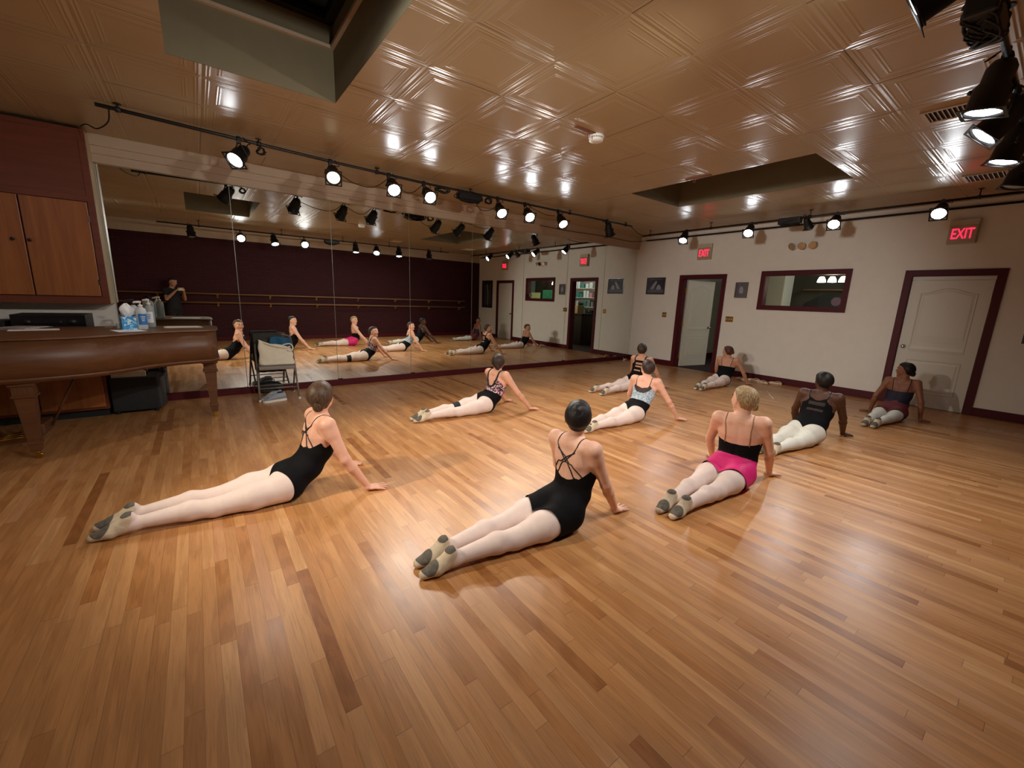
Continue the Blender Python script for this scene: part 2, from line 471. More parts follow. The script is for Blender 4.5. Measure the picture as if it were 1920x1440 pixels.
# white wall with the two doorways and the viewing window cut out of it
D1 = (4.605, 5.545, 2.065)     # doorway 1: y range, height (open door)
D2 = (0.705, 1.625, 2.045)     # doorway 2 (closed door)
WN = (2.46, 3.77, 1.50, 2.10)  # window 1
def wall_cells():
    ys = [YB - 0.2, D2[0], D2[1], WN[0], WN[1], D1[0], D1[1], YM + 0.2]
    mb = MB()
    for a, b in zip(ys, ys[1:]):
        c = (a + b) / 2
        if D2[0] < c < D2[1]: seg = [(D2[2], H + 0.05)]
        elif D1[0] < c < D1[1]: seg = [(D1[2], H + 0.05)]
        elif WN[0] < c < WN[1]: seg = [(-0.1, WN[2]), (WN[3], H + 0.05)]
        else: seg = [(-0.1, H + 0.05)]
        for z0, z1 in seg: mb.box((XW, a, z0), (XO, b, z1))
    bmesh.ops.remove_doubles(mb.bm, verts=mb.bm.verts, dist=1e-5)
    return struct(mb.build('wall_right', M_WHITE))
wall_cells()

def casing(y0, y1, z1, w=0.075, d=0.022):
    mb = MB()
    for s, X in ((-1, XW), (1, XO)):
        a, b = (X - d, X) if s < 0 else (X, X + d)
        mb.box((a, y0 - w, 0), (b, y0 + 0.012, z1 + w)); mb.box((a, y1 - 0.012, 0), (b, y1 + w, z1 + w))
        mb.box((a, y0 + 0.012, z1 - 0.012), (b, y1 - 0.012, z1 + w))
    mb.box((XW, y0, 0), (XO, y0 + 0.02, z1)); mb.box((XW, y1 - 0.02, 0), (XO, y1, z1)); mb.box((XW, y0 + 0.02, z1 - 0.02), (XO, y1 - 0.02, z1))
    return mb

def door_leaf_parts(w, h, t=0.038):
    """leaf in local coordinates: x across from hinge 0..w, y thickness, z up; two raised panels with an arched top panel"""
    mb = MB()
    mb.box((0, -t / 2, 0.008), (w, t / 2, h))
    def panel(poly):
        n = len(poly)
        cx = sum(p[0] for p in poly) / n; cz = sum(p[1] for p in poly) / n
        for s in (-1, 1):
            def rg(k, y): return mb.ring([(cx + (x - cx) * k[0], y, cz + (z - cz) * k[1]) for x, z in poly])
            W2 = max(p[0] for p in poly) - cx; H2 = max(p[1] for p in poly) - cz
            def kk(e): return ((W2 - e) / W2, (H2 - e) / H2)
            r0 = rg(kk(0), s * t / 2); r1 = rg(kk(0.010), s * (t / 2 + 0.006)); r2 = rg(kk(0.020), s * (t / 2 + 0.001)); r3 = rg(kk(0.032), s * (t / 2 + 0.001)); r4 = rg(kk(0.055), s * (t / 2 + 0.006))
            for a, b in ((r0, r1), (r1, r2), (r2, r3), (r3, r4)):
                for i in range(n): mb.face([a[i], a[(i + 1) % n], b[(i + 1) % n], b[i]])
            mb.face(r4)
    m = 0.125
    panel([(m, 0.22), (w - m, 0.22), (w - m, 0.74), (m, 0.74)])
    top = [(m, 0.86), (w - m, 0.86), (w - m, h - 0.20)]
    for k in range(1, 12):
        u = k / 12; top.append((w - m - (w - 2 * m) * u, h - 0.20 + 0.085 * (0.5 - 0.5 * math.cos(2 * PI * u))))
    top.append((m, h - 0.20))
    panel(top)
    return mb

def make_door(n, y_hinge, y_free, h, angle, hinge_side_far, knob_m):
    pass

# door 2: closed, white, in its maroon casing
d2 = struct(boxobj('door_2', (XW + 0.03, D2[0] + 0.021, D2[2] - 0.075), (XW + 0.07, D2[1] - 0.021, D2[2] - 0.021), M_DOOR))
casing(*D2).build('door_frame', M_MAROON, d2)
lw, lh = D2[1] - D2[0] - 0.05, D2[2] - 0.080
leaf = door_leaf_parts(lw, lh).build('door_leaf', M_DOOR, d2)
leaf.location = (XW + 0.035, D2[0] + 0.025, 0); leaf.rotation_euler = (0, 0, PI / 2)
def knob(parent, loc, d, m=M_CHROME):
    mb = MB(); mb.lathe([(0.030, 0), (0.030, 0.006), (0.011, 0.010), (0.011, 0.030), (0.020, 0.036), (0.027, 0.048), (0.026, 0.060), (0.014, 0.067), (0.001, 0.068)], 20, frame_of(d))
    o = mb.build('door_knob', m, parent); o.location = loc; return o
knob(leaf, (lw - 0.062, 0.019, 0.935), (0, 1, 0))
# door 1: open into the lobby, hinged on the mirror side
d1 = struct(casing(*D1).build('door_1', M_MAROON))
lw1, lh1 = D1[1] - D1[0] - 0.05, D1[2] - 0.03
leaf1 = door_leaf_parts(lw1, lh1).build('door_leaf', M_DOOR, d1)
leaf1.location = (XO + 0.03, D1[1] - 0.045, 0); leaf1.rotation_euler = (0, 0, math.radians(-11))
knob(leaf1, (lw1 - 0.06, 0.019, 0.935), (0, 1, 0)); knob(leaf1, (lw1 - 0.06, -0.019, 0.935), (0, -1, 0))
mb = MB()
for z in (0.25, 1.03, 1.80): mb.box((XO - 0.015, D1[1] - 0.034, z - 0.05), (XO + 0.02, D1[1] - 0.020, z + 0.05)); mb.tube([(XO + 0.022, D1[1] - 0.03, z - 0.05), (XO + 0.022, D1[1] - 0.03, z + 0.05)], 0.007)
mb.build('door_hinges', M_BRASS, d1)

# window 1: maroon framed viewing window, with its pane
mb = MB(); y0, y1, z0, z1 = WN; w = 0.075
for a, b in ((XW - 0.022, XW), (XO, XO + 0.022)):
    mb.box((a, y0 - w, z0 - w), (b, y0 + 0.01, z1 + w)); mb.box((a, y1 - 0.01, z0 - w), (b, y1 + w, z1 + w))
    mb.box((a, y0 + 0.01, z1 - 0.01), (b, y1 - 0.01, z1 + w)); mb.box((a, y0 + 0.01, z0 - w), (b, y1 - 0.01, z0 + 0.01))
mb.box((XW, y0, z0), (XO, y0 + 0.015, z1)); mb.box((XW, y1 - 0.015, z0), (XO, y1, z1)); mb.box((XW, y0 + 0.015, z0), (XO, y1 - 0.015, z0 + 0.015)); mb.box((XW, y0 + 0.015, z1 - 0.015), (XO, y1 - 0.015, z1))
win = struct(mb.build('window_1', M_MAROON))
boxobj('window_pane', (XW + 0.066, y0 + 0.012, z0 + 0.012), (XW + 0.072, y1 - 0.012, z1 - 0.012), M_WGLASS, win)
MB().lathe([(0.075, 0), (0.075, 0.0015)], 32, Matrix.Translation((XW + 0.063, y0 + 0.10, z0 + 0.115)) @ frame_of((-1, 0, 0))).build('round_sticker', mat('grey_sticker', lin(120, 96, 110), 0.6), win)

# baseboards
mb = MB()
for a, b in ((YB, D2[0] - 0.075), (D2[1] + 0.075, D1[0] - 0.075), (D1[1] + 0.075, YM)):
    mb.box((XW - 0.018, a, 0), (XW, b, 0.125)); mb.box((XW - 0.030, a, 0), (XW - 0.018, b, 0.02))
struct(mb.build('baseboard_right', M_MAROON))
struct(boxobj('baseboard_mirror', (-0.86, YM - 0.02, 0), (XW - 0.001, YM + 0.03, 0.098), M_MAROON))
struct(boxobj('baseboard_brick', (XL, YB, 0), (XW - 0.001, YB + 0.02, 0.12), M_MAROON))

# stepped cream soffit over the mirrors
mb = MB()
mb.box((-0.80, YM - 0.035, 2.795), (XW, YM + 0.03, 2.885)); mb.box((-0.80, YM - 0.06, 2.885), (XW, YM + 0.03, H))
mb.box((-0.80, YM - 0.085, 2.965), (XW, YM - 0.06, H)); mb.box((-0.80, YM - 0.045, 2.795), (XW, YM - 0.035, 2.81))
struct(mb.build('trim_3', M_SOFFIT))

# wall mirrors: eight tall panels side by side
seam = [-0.775, 0.465, 1.70, 2.94, 4.175, 5.41, 6.645, 7.87, 9.066]
where = ['leftmost tall wall mirror panel, beside the pale cabinet side and behind the piano', 'tall wall mirror panel right behind the folding chair with the tote bag',
         'third tall wall mirror panel from the left, below the two bright spotlights left of the dimmer box', 'fourth tall wall mirror panel from the left, reflecting the right end of the two barres',
         'fifth tall wall mirror panel from the left, reflecting the closed white door', 'sixth tall wall mirror panel from the left, reflecting the viewing window',
         'seventh tall wall mirror panel from the left, reflecting the open doorway', 'last tall wall mirror panel on the right, reflecting the wide dark dance photograph']
for i in range(8):
    g = 0.0015
    o = MB().box((seam[i] + g, YM, 0.098), (seam[i + 1] - g, YM + 0.006, 2.80)).build('wall_mirror_panel', M_MIRROR)
    tag(o, where[i], 'mirror', 'mirror panels')
mb = MB()
for s_ in seam[1:-1]: mb.box((s_ - 0.0035, YM - 0.0008, 0.099), (s_ + 0.0035, YM + 0.0002, 2.795))
struct(mb.build('trim_4', M_MEDGE))

# two wooden barres on brackets along the brick wall
for z, lab in ((1.315, 'upper long pale wooden ballet barre on the maroon brick wall, seen in the mirror'), (1.078, 'lower long pale wooden ballet barre on the maroon brick wall, seen in the mirror')):
    t_ = empty('ballet_barre', (3.2, YB, z), 0, lab, 'barre', 'ballet barres')
    MB().tube([(-5.6, 0.12, 0), (5.15, 0.12, 0)], 0.021, 14).build('rail', M_BARRE, t_)
    for k in range(9):
        x = -5.3 + k * 1.28
        b_ = MB(); b_.box((x - 0.02, 0.0, -0.10), (x + 0.02, 0.012, 0.02)); b_.tube(spline([(x, 0.01, -0.07), (x, 0.06, -0.075), (x, 0.11, -0.045), (x, 0.12, -0.018)], 5), 0.009, 8)
        b_.box((x - 0.022, 0.095, -0.028), (x + 0.022, 0.145, -0.018))
        b_.build('bracket', M_BRASS, t_)

# ------------------------------------------------------------------ the lobby beyond the door and window
LX = 12.3
struct(boxobj('floor_lobby', (XW + 0.02, -1.0, -0.12), (LX, 7.4, -0.001), M_LOBBYFLOOR))
struct(boxobj('ceiling_lobby', (XO, -1.0, 2.75), (LX, 7.4, 2.85), M_ROOMWALL))
struct(boxobj('wall_lobby_far', (LX, -1.0, -0.1), (LX + 0.1, 7.4, 2.85), mat('dark_olive_lobby_wall', lin(74, 72, 60), 0.8)))
struct(boxobj('wall_lobby_left', (XO, 6.15, -0.1), (LX, 6.25, 2.75), M_ROOMWALL))
struct(boxobj('wall_lobby_right', (XO, -1.1, -0.1), (LX, -1.0, 2.75), M_ROOMWALL))
struct(boxobj('baseboard_lobby', (XO, 6.13, 0), (LX, 6.15, 0.12), M_MAROON))
# ------------------------------------------------------------------ can spotlights on their pipes
def pipe(name, pts, r, label, posts, cat='pipe'):
    t_ = empty(name, pts[0], 0, label, cat)
    o = Vector(pts[0])
    MB().tube([Vector(p) - o for p in pts], r, 12).build('bar', M_IRON, t_)
    for p in posts:
        p = Vector(p) - o
        mb = MB(); mb.tube([p, (p.x, p.y, H - o.z - 0.006)], 0.007, 8); mb.lathe([(0.03, H - o.z - 0.008), (0.03, H - o.z - 0.001)], 14, Matrix.Translation((p.x, p.y, 0)))
        mb.lathe([(r + 0.008, -0.02), (r + 0.008, 0.02)], 12, Matrix.Translation(p) @ frame_of(Vector(pts[-1]) - Vector(pts[0])))
        mb.build('hanger', M_IRON, t_)
    return t_
ZP, ZQ, ZR = 3.03, 2.975, 2.955          # heights of the three pipes
PP = [(-0.57, 5.54, ZP), (0.54, 5.663, ZP), (1.50, 5.765, ZP), (2.80, 5.85, ZP), (4.70, 5.82, ZP), (7.40, 5.82, ZP)]
def on_pipe(x):
    for a, b in zip(PP, PP[1:]):
        if a[0] <= x <= b[0]: return (x, a[1] + (b[1] - a[1]) * (x - a[0]) / (b[0] - a[0]))
pipe('lighting_pipe', PP, 0.017, 'long black lighting pipe under the ceiling in front of the mirrors', [on_pipe(x) + (ZP,) for x in (-0.42, 0.70, 2.05, 3.5, 5.6, 7.2)])
pipe('lighting_pipe', [(8.30, 6.2, ZQ), (8.30, 0.0, ZQ)], 0.017, 'black lighting pipe along the white wall carrying four lit spotlights', [(8.30, y, ZQ) for y in (6.0, 4.6, 2.9, 1.0)])
pipe('wall_conduit', [(XW - 0.03, 6.62, 2.985), (XW - 0.03, -0.5, 2.985)], 0.016, 'dark conduit running along the very top of the white wall', [])
pipe('lighting_pipe', [(-0.6, 0.50, ZR), (7.1, 0.50, ZR)], 0.017, 'black lighting pipe along the brick wall side, its cans hanging at the top right', [(x, 0.50, ZR) for x in (0.2, 2.0, 3.6, 5.0, 6.8)])

def make_can(pos, aim, pipe_z, pipe_xy, lens, label, watts=0.0, size=0.078, angle=102, color=(1.0, 0.96, 0.90), group='can spotlights', soft=0.045):
    """PAR-type can: pos is the middle of the can, aim the point it looks at"""
    pos = Vector(pos); d = (Vector(aim) - pos).normalized()
    t_ = empty('can_spotlight', pos, 0, label, 'spotlight', group)
    F = frame_of(d)
    R = size
    h = MB()
    h.lathe([(0.02, -1.75 * R), (0.55 * R, -1.70 * R), (0.78 * R, -1.3 * R), (0.80 * R, -0.35 * R), (R, -0.05 * R), (R, 1.25 * R), (1.16 * R, 1.27 * R), (1.16 * R, 1.42 * R), (0.97 * R, 1.42 * R), (0.95 * R, 0.6 * R), (0.80 * R, 0.45 * R)], 28, F)
    h.build('housing', M_BLACK, t_)
    l = MB()
    l.lathe([(0.94 * R, 1.22 * R), (0.94 * R, 1.27 * R), (0.72 * R, 1.36 * R), (0.40 * R, 1.42 * R), (0.001, 1.44 * R)], 28, F)
    l.build('lens', lens, t_)
    # square gel frame in front of the mouth
    g = MB(); q = 1.2 * R
    for a, b in (((-q, -q), (q, -q * 0.84)), ((-q, q * 0.84), (q, q)), ((-q, -q * 0.84), (-q * 0.84, q * 0.84)), ((q * 0.84, -q * 0.84), (q, q * 0.84))):
        g.box((a[0], a[1], 1.43 * R), (b[0], b[1], 1.47 * R), F)
    g.build('gel_frame', M_BLACK, t_)
    # yoke up to a clamp on the pipe
    top = Vector((pipe_xy[0], pipe_xy[1], pipe_z)) - pos
    side = F.to_3x3() @ Vector((1, 0, 0))
    y = MB()
    A, B = side * (1.10 * R), -side * (1.10 * R)
    tp = top - Vector((0, 0, 0.035))
    y.tube([A, A + (tp - A) * 0.75 + Vector((0, 0, 0.01)), tp + side * 0.02, tp - side * 0.02, B + (tp - B) * 0.75 + Vector((0, 0, 0.01)), B], 0.0075, 8)
    y.sphere(A, 0.014, 10); y.sphere(B, 0.014, 10)
    y.build('yoke', M_BLACK, t_)
    c = MB(); c.box(tp + Vector((-0.018, -0.02, -0.01)), tp + Vector((0.018, 0.02, 0.02))); c.tube([top + Vector((-0.02, 0, 0)), top + Vector((0.02, 0, 0))], 0.027, 12)
    c.build('clamp', M_BLACK, t_)
    k = d * (-1.75 * R)
    MB().tube(spline([k, k - d * 0.05 + Vector((0, 0, 0.02)), (k + top) / 2 + side * 0.09, top + Vector((0, 0.0, 0.02)) + side * 0.05], 6), 0.005, 7).build('power_cord', M_BLACKR, t_)
    if watts:
        ld = bpy.data.lights.new('lamp_beam', 'SPOT'); ld.energy = watts; ld.color = color; ld.spot_size = math.radians(angle); ld.spot_blend = 0.7; ld.shadow_soft_size = soft
        lo = bpy.data.objects.new('lamp_beam', ld); COL.objects.link(lo); lo.parent = t_
        lo.matrix_local = Matrix.Translation(d * (1.5 * R)) @ frame_of(-d)
    return t_

W = SPOT_W
N1, N2, N3 = 'spotlights on the mirror-side pipe', 'spotlights along the white wall', 'spotlights on the brick-wall-side pipe'
can = make_can
WARM, COOL = (1.0, 0.92, 0.80), (0.90, 0.97, 1.0)
for (x, y, z), aim, ln, lab, w in (
        ((0.512, 5.676, 2.875), (-1.3, 3.8, 0.4), M_LENS_ON, 'black can spotlight tilted down to the left, leftmost on the mirror-side pipe', 0.4),
        ((1.457, 5.65, 2.865), (0.75, 2.6, 0.5), M_LENS_DIM, 'can spotlight with a dim yellowish lens, second from left on the mirror-side pipe', 0),
        ((2.207, 5.66, 2.86), (1.5, 2.2, 0.1), M_LENS_ON, 'brightly lit can spotlight, third from left on the mirror-side pipe', 1),
        ((2.731, 5.70, 2.855), (2.3, 1.5, 0.1), M_LENS_ON, 'brightly lit can spotlight just left of the cable-wrapped stretch of the mirror-side pipe', 1),
        ((4.002, 5.754, 2.845), (3.3, 2.6, 0.1), M_LENS_ON, 'lit can spotlight just right of the dimmer box on the mirror-side pipe', 1),
        ((4.554, 5.72, 2.85), (3.2, 2.0, 0.0), M_LENS_ON, 'starry bright can spotlight, sixth from left on the mirror-side pipe', 1),
        ((5.309, 5.72, 2.855), (4.6, 2.9, 0.0), M_LENS_ON, 'lit can spotlight, last of the lit ones on the mirror-side pipe', 1),
        ((6.605, 5.735, 2.855), (7.3, 5.9, 1.6), M_LENS_OFF, 'unlit dark can spotlight hanging near the right end of the mirror-side pipe', 0)):
    can((x, y, z), aim, ZP, on_pipe(x), ln, lab, W * w, group=N1, color=WARM)
for y, ay, ax, lab in ((5.12, 4.6, 6.5, 'lit spotlight on the white-wall pipe above the exit sign of the open doorway'), (3.82, 3.2, 5.6, 'lit spotlight on the white-wall pipe between the open doorway and the dimmer box'),
                   (2.52, 2.0, 5.2, 'lit spotlight on the white-wall pipe right of the dimmer box'), (1.33, 1.2, 5.0, 'lit spotlight on the white-wall pipe near the exit sign over the closed door')):
    can((8.24, y, 2.85), (ax, ay, 0.6), ZQ, (8.30, y), M_LENS_ON, lab, W * 0.48, group=N2, color=COOL)
can((8.24, 2.90, 2.86), (8.9, 2.8, 2.2), ZQ, (8.30, 2.92), M_LENS_OFF, 'unlit spotlight tucked beside the dimmer box of the white-wall pipe', 0, 0.06, group=N2)
tr = [(0.03, (0.2, 0.9, 0.9), 0, 'far left unlit can on the brick-side pipe, visible only in the mirror'),
      (1.05, (0.95, 5.9, 0.3), 3, 'brightest starry can on the brick-side pipe, first lit one from the left in the mirror'),
      (1.81, (2.1, 1.9, 0.0), 2, 'downward can on the brick-side pipe between the two leftmost bright ones in the mirror'),
      (2.55, (2.2, 5.8, 0.2), 3, 'bright can on the brick-side pipe, second bright one from the left in the mirror'),
      (3.95, (3.9, 0.95, 0.0), 2, 'large black can at the top right, lens edge glowing downward, nearest whole one'),
      (4.58, (4.0, 2.3, 0.6), 1, 'black can tilted down to the left below the largest can at the top right'),
      (5.30, (5.1, 1.1, 0.0), 2, 'black can with a glowing rim at the right picture edge, below the tilted one'),
      (6.35, (6.2, 1.1, 0.0), 0, 'lowest black can at the right picture edge, unlit')]
for x, aim, on, lab in tr:
    can((x, 0.53, 2.79), aim, ZR, (x, 0.50), M_LENS_ON if on else M_LENS_OFF, lab, W * {1: 0.9, 2: 0.6, 3: 1.9}[on] if on else 0, group=N3, size=0.088)

# cable-wrapped dimmer boxes and coils of cable
rnd = random.Random(7)
def cable_tangle(name, c, n, ext, label, box=None):
    t_ = empty(name, c, 0, label, 'dimmer box' if box else 'cable')
    if box: MB().box((-box[0], -box[1], -box[2]), box, None, 0.012).build('housing', M_BLACK, t_)
    for i in range(n):
        p = []
        a0 = rnd.uniform(0, 6.28); rr = rnd.uniform(0.6, 1.0)
        turns = rnd.uniform(0.8, 1.6)
        for k in range(15):
            a = a0 + k / 14 * 2 * PI * turns
            p.append((ext[0] * rr * math.cos(a) + rnd.uniform(-.01, .01), ext[1] * math.sin(2 * a + i) * 0.7, ext[2] * rr * math.sin(a) - 0.01 + rnd.uniform(-.01, .01)))
        MB().tube(spline(p, 3), 0.006, 6).build('cable', M_BLACKR, t_)
cable_tangle('dimmer_box', (3.48, 5.835, 2.965), 9, (0.24, 0.09, 0.075), 'black dimmer box wrapped in cable coils on the mirror-side pipe', (0.20, 0.06, 0.045))
cable_tangle('dimmer_box', (8.32, 3.20, 2.945), 4, (0.08, 0.2, 0.06), 'black dimmer box on the white-wall pipe between two lit spotlights', (0.07, 0.17, 0.05))
cable_tangle('dimmer_box', (3.28, 0.52, 2.90), 8, (0.22, 0.09, 0.075), 'black dimmer box with cables on the brick-side pipe, at the top right corner', (0.2, 0.06, 0.045))
cable_tangle('cable_coil', (3.02, 5.845, 2.995), 5, (0.15, 0.04, 0.035), 'bunched black cable on the mirror-side pipe left of the dimmer box')
cable_tangle('cable_coil', (3.83, 5.83, 2.97), 4, (0.07, 0.04, 0.05), 'small black cable coil on the mirror-side pipe right of the dimmer box')
cable_tangle('cable_coil', (0.72, 5.69, 2.97), 3, (0.06, 0.03, 0.05), 'thin looped cable beside the leftmost mirror-side spotlight')
def cord(pts, label, r=0.006):
    o = Vector(pts[0]); ob = MB().tube(spline([Vector(p) - o for p in pts], 8), r, 8).build('power_cable', M_BLACKR); ob.location = o
    return tag(ob, label, 'cable', 'loose power cables')
cord([(-0.48, 5.55, 3.015), (-0.51, 5.68, 2.94), (-0.62, 5.95, 2.93), (-0.72, 6.22, 3.02), (-0.80, 6.50, 3.06)], 'black cable hanging from the left end of the mirror-side pipe to the cabinet top')
cord([(1.5, 5.72, 2.93), (1.75, 5.80, 2.84), (2.0, 5.80, 2.84), (2.18, 5.76, 2.97)], 'cable sagging between the dim and the first bright mirror-side spotlight', 0.005)
cord([(2.25, 5.78, 2.95), (2.42, 5.80, 2.86), (2.55, 5.80, 2.87), (2.7, 5.80, 3.0)], 'cable drooping between the two bright spotlights left of the dimmer box', 0.005)
cord([(3.58, 5.84, 2.92), (3.70, 5.86, 2.82), (3.85, 5.86, 2.83), (3.97, 5.83, 2.90)], 'cable drooping from the dimmer box to the next lit spotlight', 0.005)
cord([(4.62, 5.80, 3.0), (5.0, 5.83, 2.93), (5.25, 5.84, 2.94)], 'cable looping between the starry spotlight and the last lit mirror-side one', 0.005)
cord([(7.38, 5.82, 3.02), (7.7, 5.9, 2.95), (8.05, 6.0, 2.93), (8.30, 6.18, 2.96)], 'cable sagging from the mirror-side pipe end to the white-wall pipe', 0.006)
cord([(5.7, 6.77, 2.94), (6.5, 6.765, 2.93), (7.6, 6.77, 2.95), (8.6, 6.77, 2.94), (9.02, 6.62, 2.985)], 'cable pinned along the soffit above the right end of the mirrors', 0.006)

# two more cans, out of the picture on the left: one throws the dancers' long shadows to the right, the other is an added, unseen lamp to brighten the white wall
PL = 3.0
can((-2.3, 3.1, 2.82), (2.3, 2.9, 0.0), PL, (-2.36, 3.1), M_LENS_ON, 'black can spotlight near the left wall aimed at the dancers, outside the picture', W * 5.0, angle=62, color=(1.0, 0.88, 0.70), group='spotlights at the left wall')
can((-2.3, 1.9, 2.82), (9.07, 4.0, 1.05), PL, (-2.36, 1.9), M_LENS_ON, 'added black can spotlight near the left wall to brighten the white wall, outside the picture', W * 8.0, angle=34, soft=0.28, color=(1.0, 0.97, 0.93), group='spotlights at the left wall')
pipe('lighting_pipe', [(-2.36, 1.2, PL), (-2.36, 4.8, PL)], 0.017, 'short black lighting pipe near the left wall, outside the picture', [(-2.36, 1.5, PL), (-2.36, 4.5, PL)])
# ------------------------------------------------------------------ people: one continuous skin grown from a distance field
class Field:
    def __init__(s, lo, hi, h):
        s.h = h; s.o = np.array(lo, np.float32)
        s.n = np.ceil((np.array(hi) - np.array(lo)) / h).astype(int) + 1
        s.a = np.full(s.n, 0.12, np.float32)
    def region(s, mn, mx):
        i0 = np.clip(np.floor((np.array(mn) - s.o) / s.h).astype(int), 0, s.n); i1 = np.clip(np.ceil((np.array(mx) - s.o) / s.h).astype(int) + 1, 0, s.n)
        if (i1 <= i0).any(): return None
        ax = [(s.o[k] + np.arange(i0[k], i1[k]) * s.h).astype(np.float32) for k in range(3)]
        sl = tuple(slice(i0[k], i1[k]) for k in range(3))
        return sl, np.meshgrid(*ax, indexing='ij')
    def put(s, sl, d, k):
        a = s.a[sl]
        if k <= 0: s.a[sl] = np.minimum(a, d)
        else:
            hh = np.clip(0.5 + 0.5 * (a - d) / k, 0, 1)
            s.a[sl] = a * (1 - hh) + d * hh - k * hh * (1 - hh)

def cap_dist(P, a, b, r1, r2, lat=None, kx=1.0):
    """tapered capsule; kx widens it along the unit vector lat"""
    a = np.asarray(a, np.float32); b = np.asarray(b, np.float32)
    px, py, pz = P[0] - a[0], P[1] - a[1], P[2] - a[2]
    ab = b - a
    if lat is not None and kx != 1.0:
        lat = np.asarray(lat, np.float32); lat = lat / np.linalg.norm(lat)
        q = px * lat[0] + py * lat[1] + pz * lat[2]; f = q * (1 / kx - 1)
        px = px + f * lat[0]; py = py + f * lat[1]; pz = pz + f * lat[2]
        qa = float(ab @ lat) * (1 / kx - 1); ab = ab + qa * lat
    L = max(float(ab @ ab), 1e-9)
    t = np.clip((px * ab[0] + py * ab[1] + pz * ab[2]) / L, 0, 1)
    d = np.sqrt((px - t * ab[0]) ** 2 + (py - t * ab[1]) ** 2 + (pz - t * ab[2]) ** 2)
    return d - (r1 + (r2 - r1) * t)

class Prims:
    def __init__(s): s.l = []
    def cap(s, a, b, r1, r2=None, k=0.02, lat=None, kx=1.0):
        s.l.append((np.array(a, float), np.array(b, float), r1, r1 if r2 is None else r2, k, lat, kx)); return s
    def bounds(s):
        lo = np.full(3, 1e9); hi = np.full(3, -1e9)
        for a, b, r1, r2, k, lat, kx in s.l:
            R = max(r1, r2) * max(kx, 1)
            lo = np.minimum(lo, np.minimum(a, b) - R); hi = np.maximum(hi, np.maximum(a, b) + R)
        return lo, hi
    def fill(s, F):
        for a, b, r1, r2, k, lat, kx in s.l:
            R = max(r1, r2) * max(kx, 1) + 2.2 * max(k, 0.004) + 3 * F.h
            rg = F.region(np.minimum(a, b) - R, np.maximum(a, b) + R)
            if rg is None: continue
            F.put(rg[0], cap_dist(rg[1], a, b, r1, r2, lat, kx), k)
    def at(s, V):
        """plain minimum distance at points V (N,3)"""
        out = np.full(len(V), 9.0, np.float32); P = V.T.astype(np.float32)
        for a, b, r1, r2, k, lat, kx in s.l: out = np.minimum(out, cap_dist(P, a, b, r1, r2, lat, kx))
        return out

def surface(F):
    """surface nets -> vertices, triangles, normals"""
    A = F.a; n = np.array(A.shape)
    ins = A < 0
    c = np.zeros(n - 1, np.int8)
    for dx in (0, 1):
        for dy in (0, 1):
            for dz in (0, 1): c += ins[dx:n[0] - 1 + dx, dy:n[1] - 1 + dy, dz:n[2] - 1 + dz]
    act = np.argwhere((c > 0) & (c < 8))
    idm = np.full(n - 1, -1, np.int64); idm[tuple(act.T)] = np.arange(len(act))
    offs = [(x, y, z) for x in (0, 1) for y in (0, 1) for z in (0, 1)]
    val = {o: A[tuple((act + o).T)] for o in offs}
    acc = np.zeros((len(act), 3)); cnt = np.zeros(len(act))
    for o in offs:
        for ax in range(3):
            if o[ax]: continue
            p = list(o); p[ax] = 1; p = tuple(p)
            v0, v1 = val[o], val[p]
            m = (v0 < 0) != (v1 < 0)
            t = np.where(m, v0 / np.where(m, v0 - v1, 1), 0)
            q = np.array(o, float)[None].repeat(len(act), 0); q[:, ax] = t
            acc[m] += q[m]; cnt[m] += 1
    V = F.o + (act + acc / cnt[:, None]) * F.h
    tri = []
    for ax in range(3):
        e = [0, 0, 0]; e[ax] = 1
        s0 = ins[tuple(slice(0, n[k] - e[k]) for k in range(3))]; s1 = ins[tuple(slice(e[k], n[k]) for k in range(3))]
        ch = np.argwhere(s0 != s1)
        u, v = [(1, 2), (2, 0), (0, 1)][ax]
        ok = (ch[:, u] > 0) & (ch[:, v] > 0) & (ch[:, u] < n[u] - 1) & (ch[:, v] < n[v] - 1)
        ch = ch[ok]
        du = np.zeros(3, int); du[u] = 1; dv = np.zeros(3, int); dv[v] = 1
        q = [idm[tuple((ch - a_).T)] for a_ in (du + dv, dv, np.zeros(3, int), du)]
        fl = s0[tuple(ch.T)]
        q = np.stack(q, 1)
        q = np.where(fl[:, None], q, q[:, ::-1])
        tri += [q[:, [0, 1, 2]], q[:, [0, 2, 3]]]
    T = np.concatenate(tri)
    def samp(Vx):
        g = (Vx - F.o) / F.h; i = np.clip(np.floor(g).astype(int), 0, n - 2); f = (g - i)
        r = 0
        for o in offs:
            w = np.prod(np.where(np.array(o), f, 1 - f), 1); r = r + w * A[tuple((i + o).T)]
        return r
    def grad(Vx):
        e = F.h * 0.7; return np.stack([(samp(Vx + d) - samp(Vx - d)) / (2 * e) for d in np.eye(3) * e], 1)
    G = grad(V); gl = np.maximum((G * G).sum(1), 1e-4)
    V = V - np.clip(samp(V) / gl, -F.h * 0.6, F.h * 0.6)[:, None] * G
    N = grad(V); N /= np.maximum(np.linalg.norm(N, axis=1), 1e-6)[:, None]
    return V, T, N

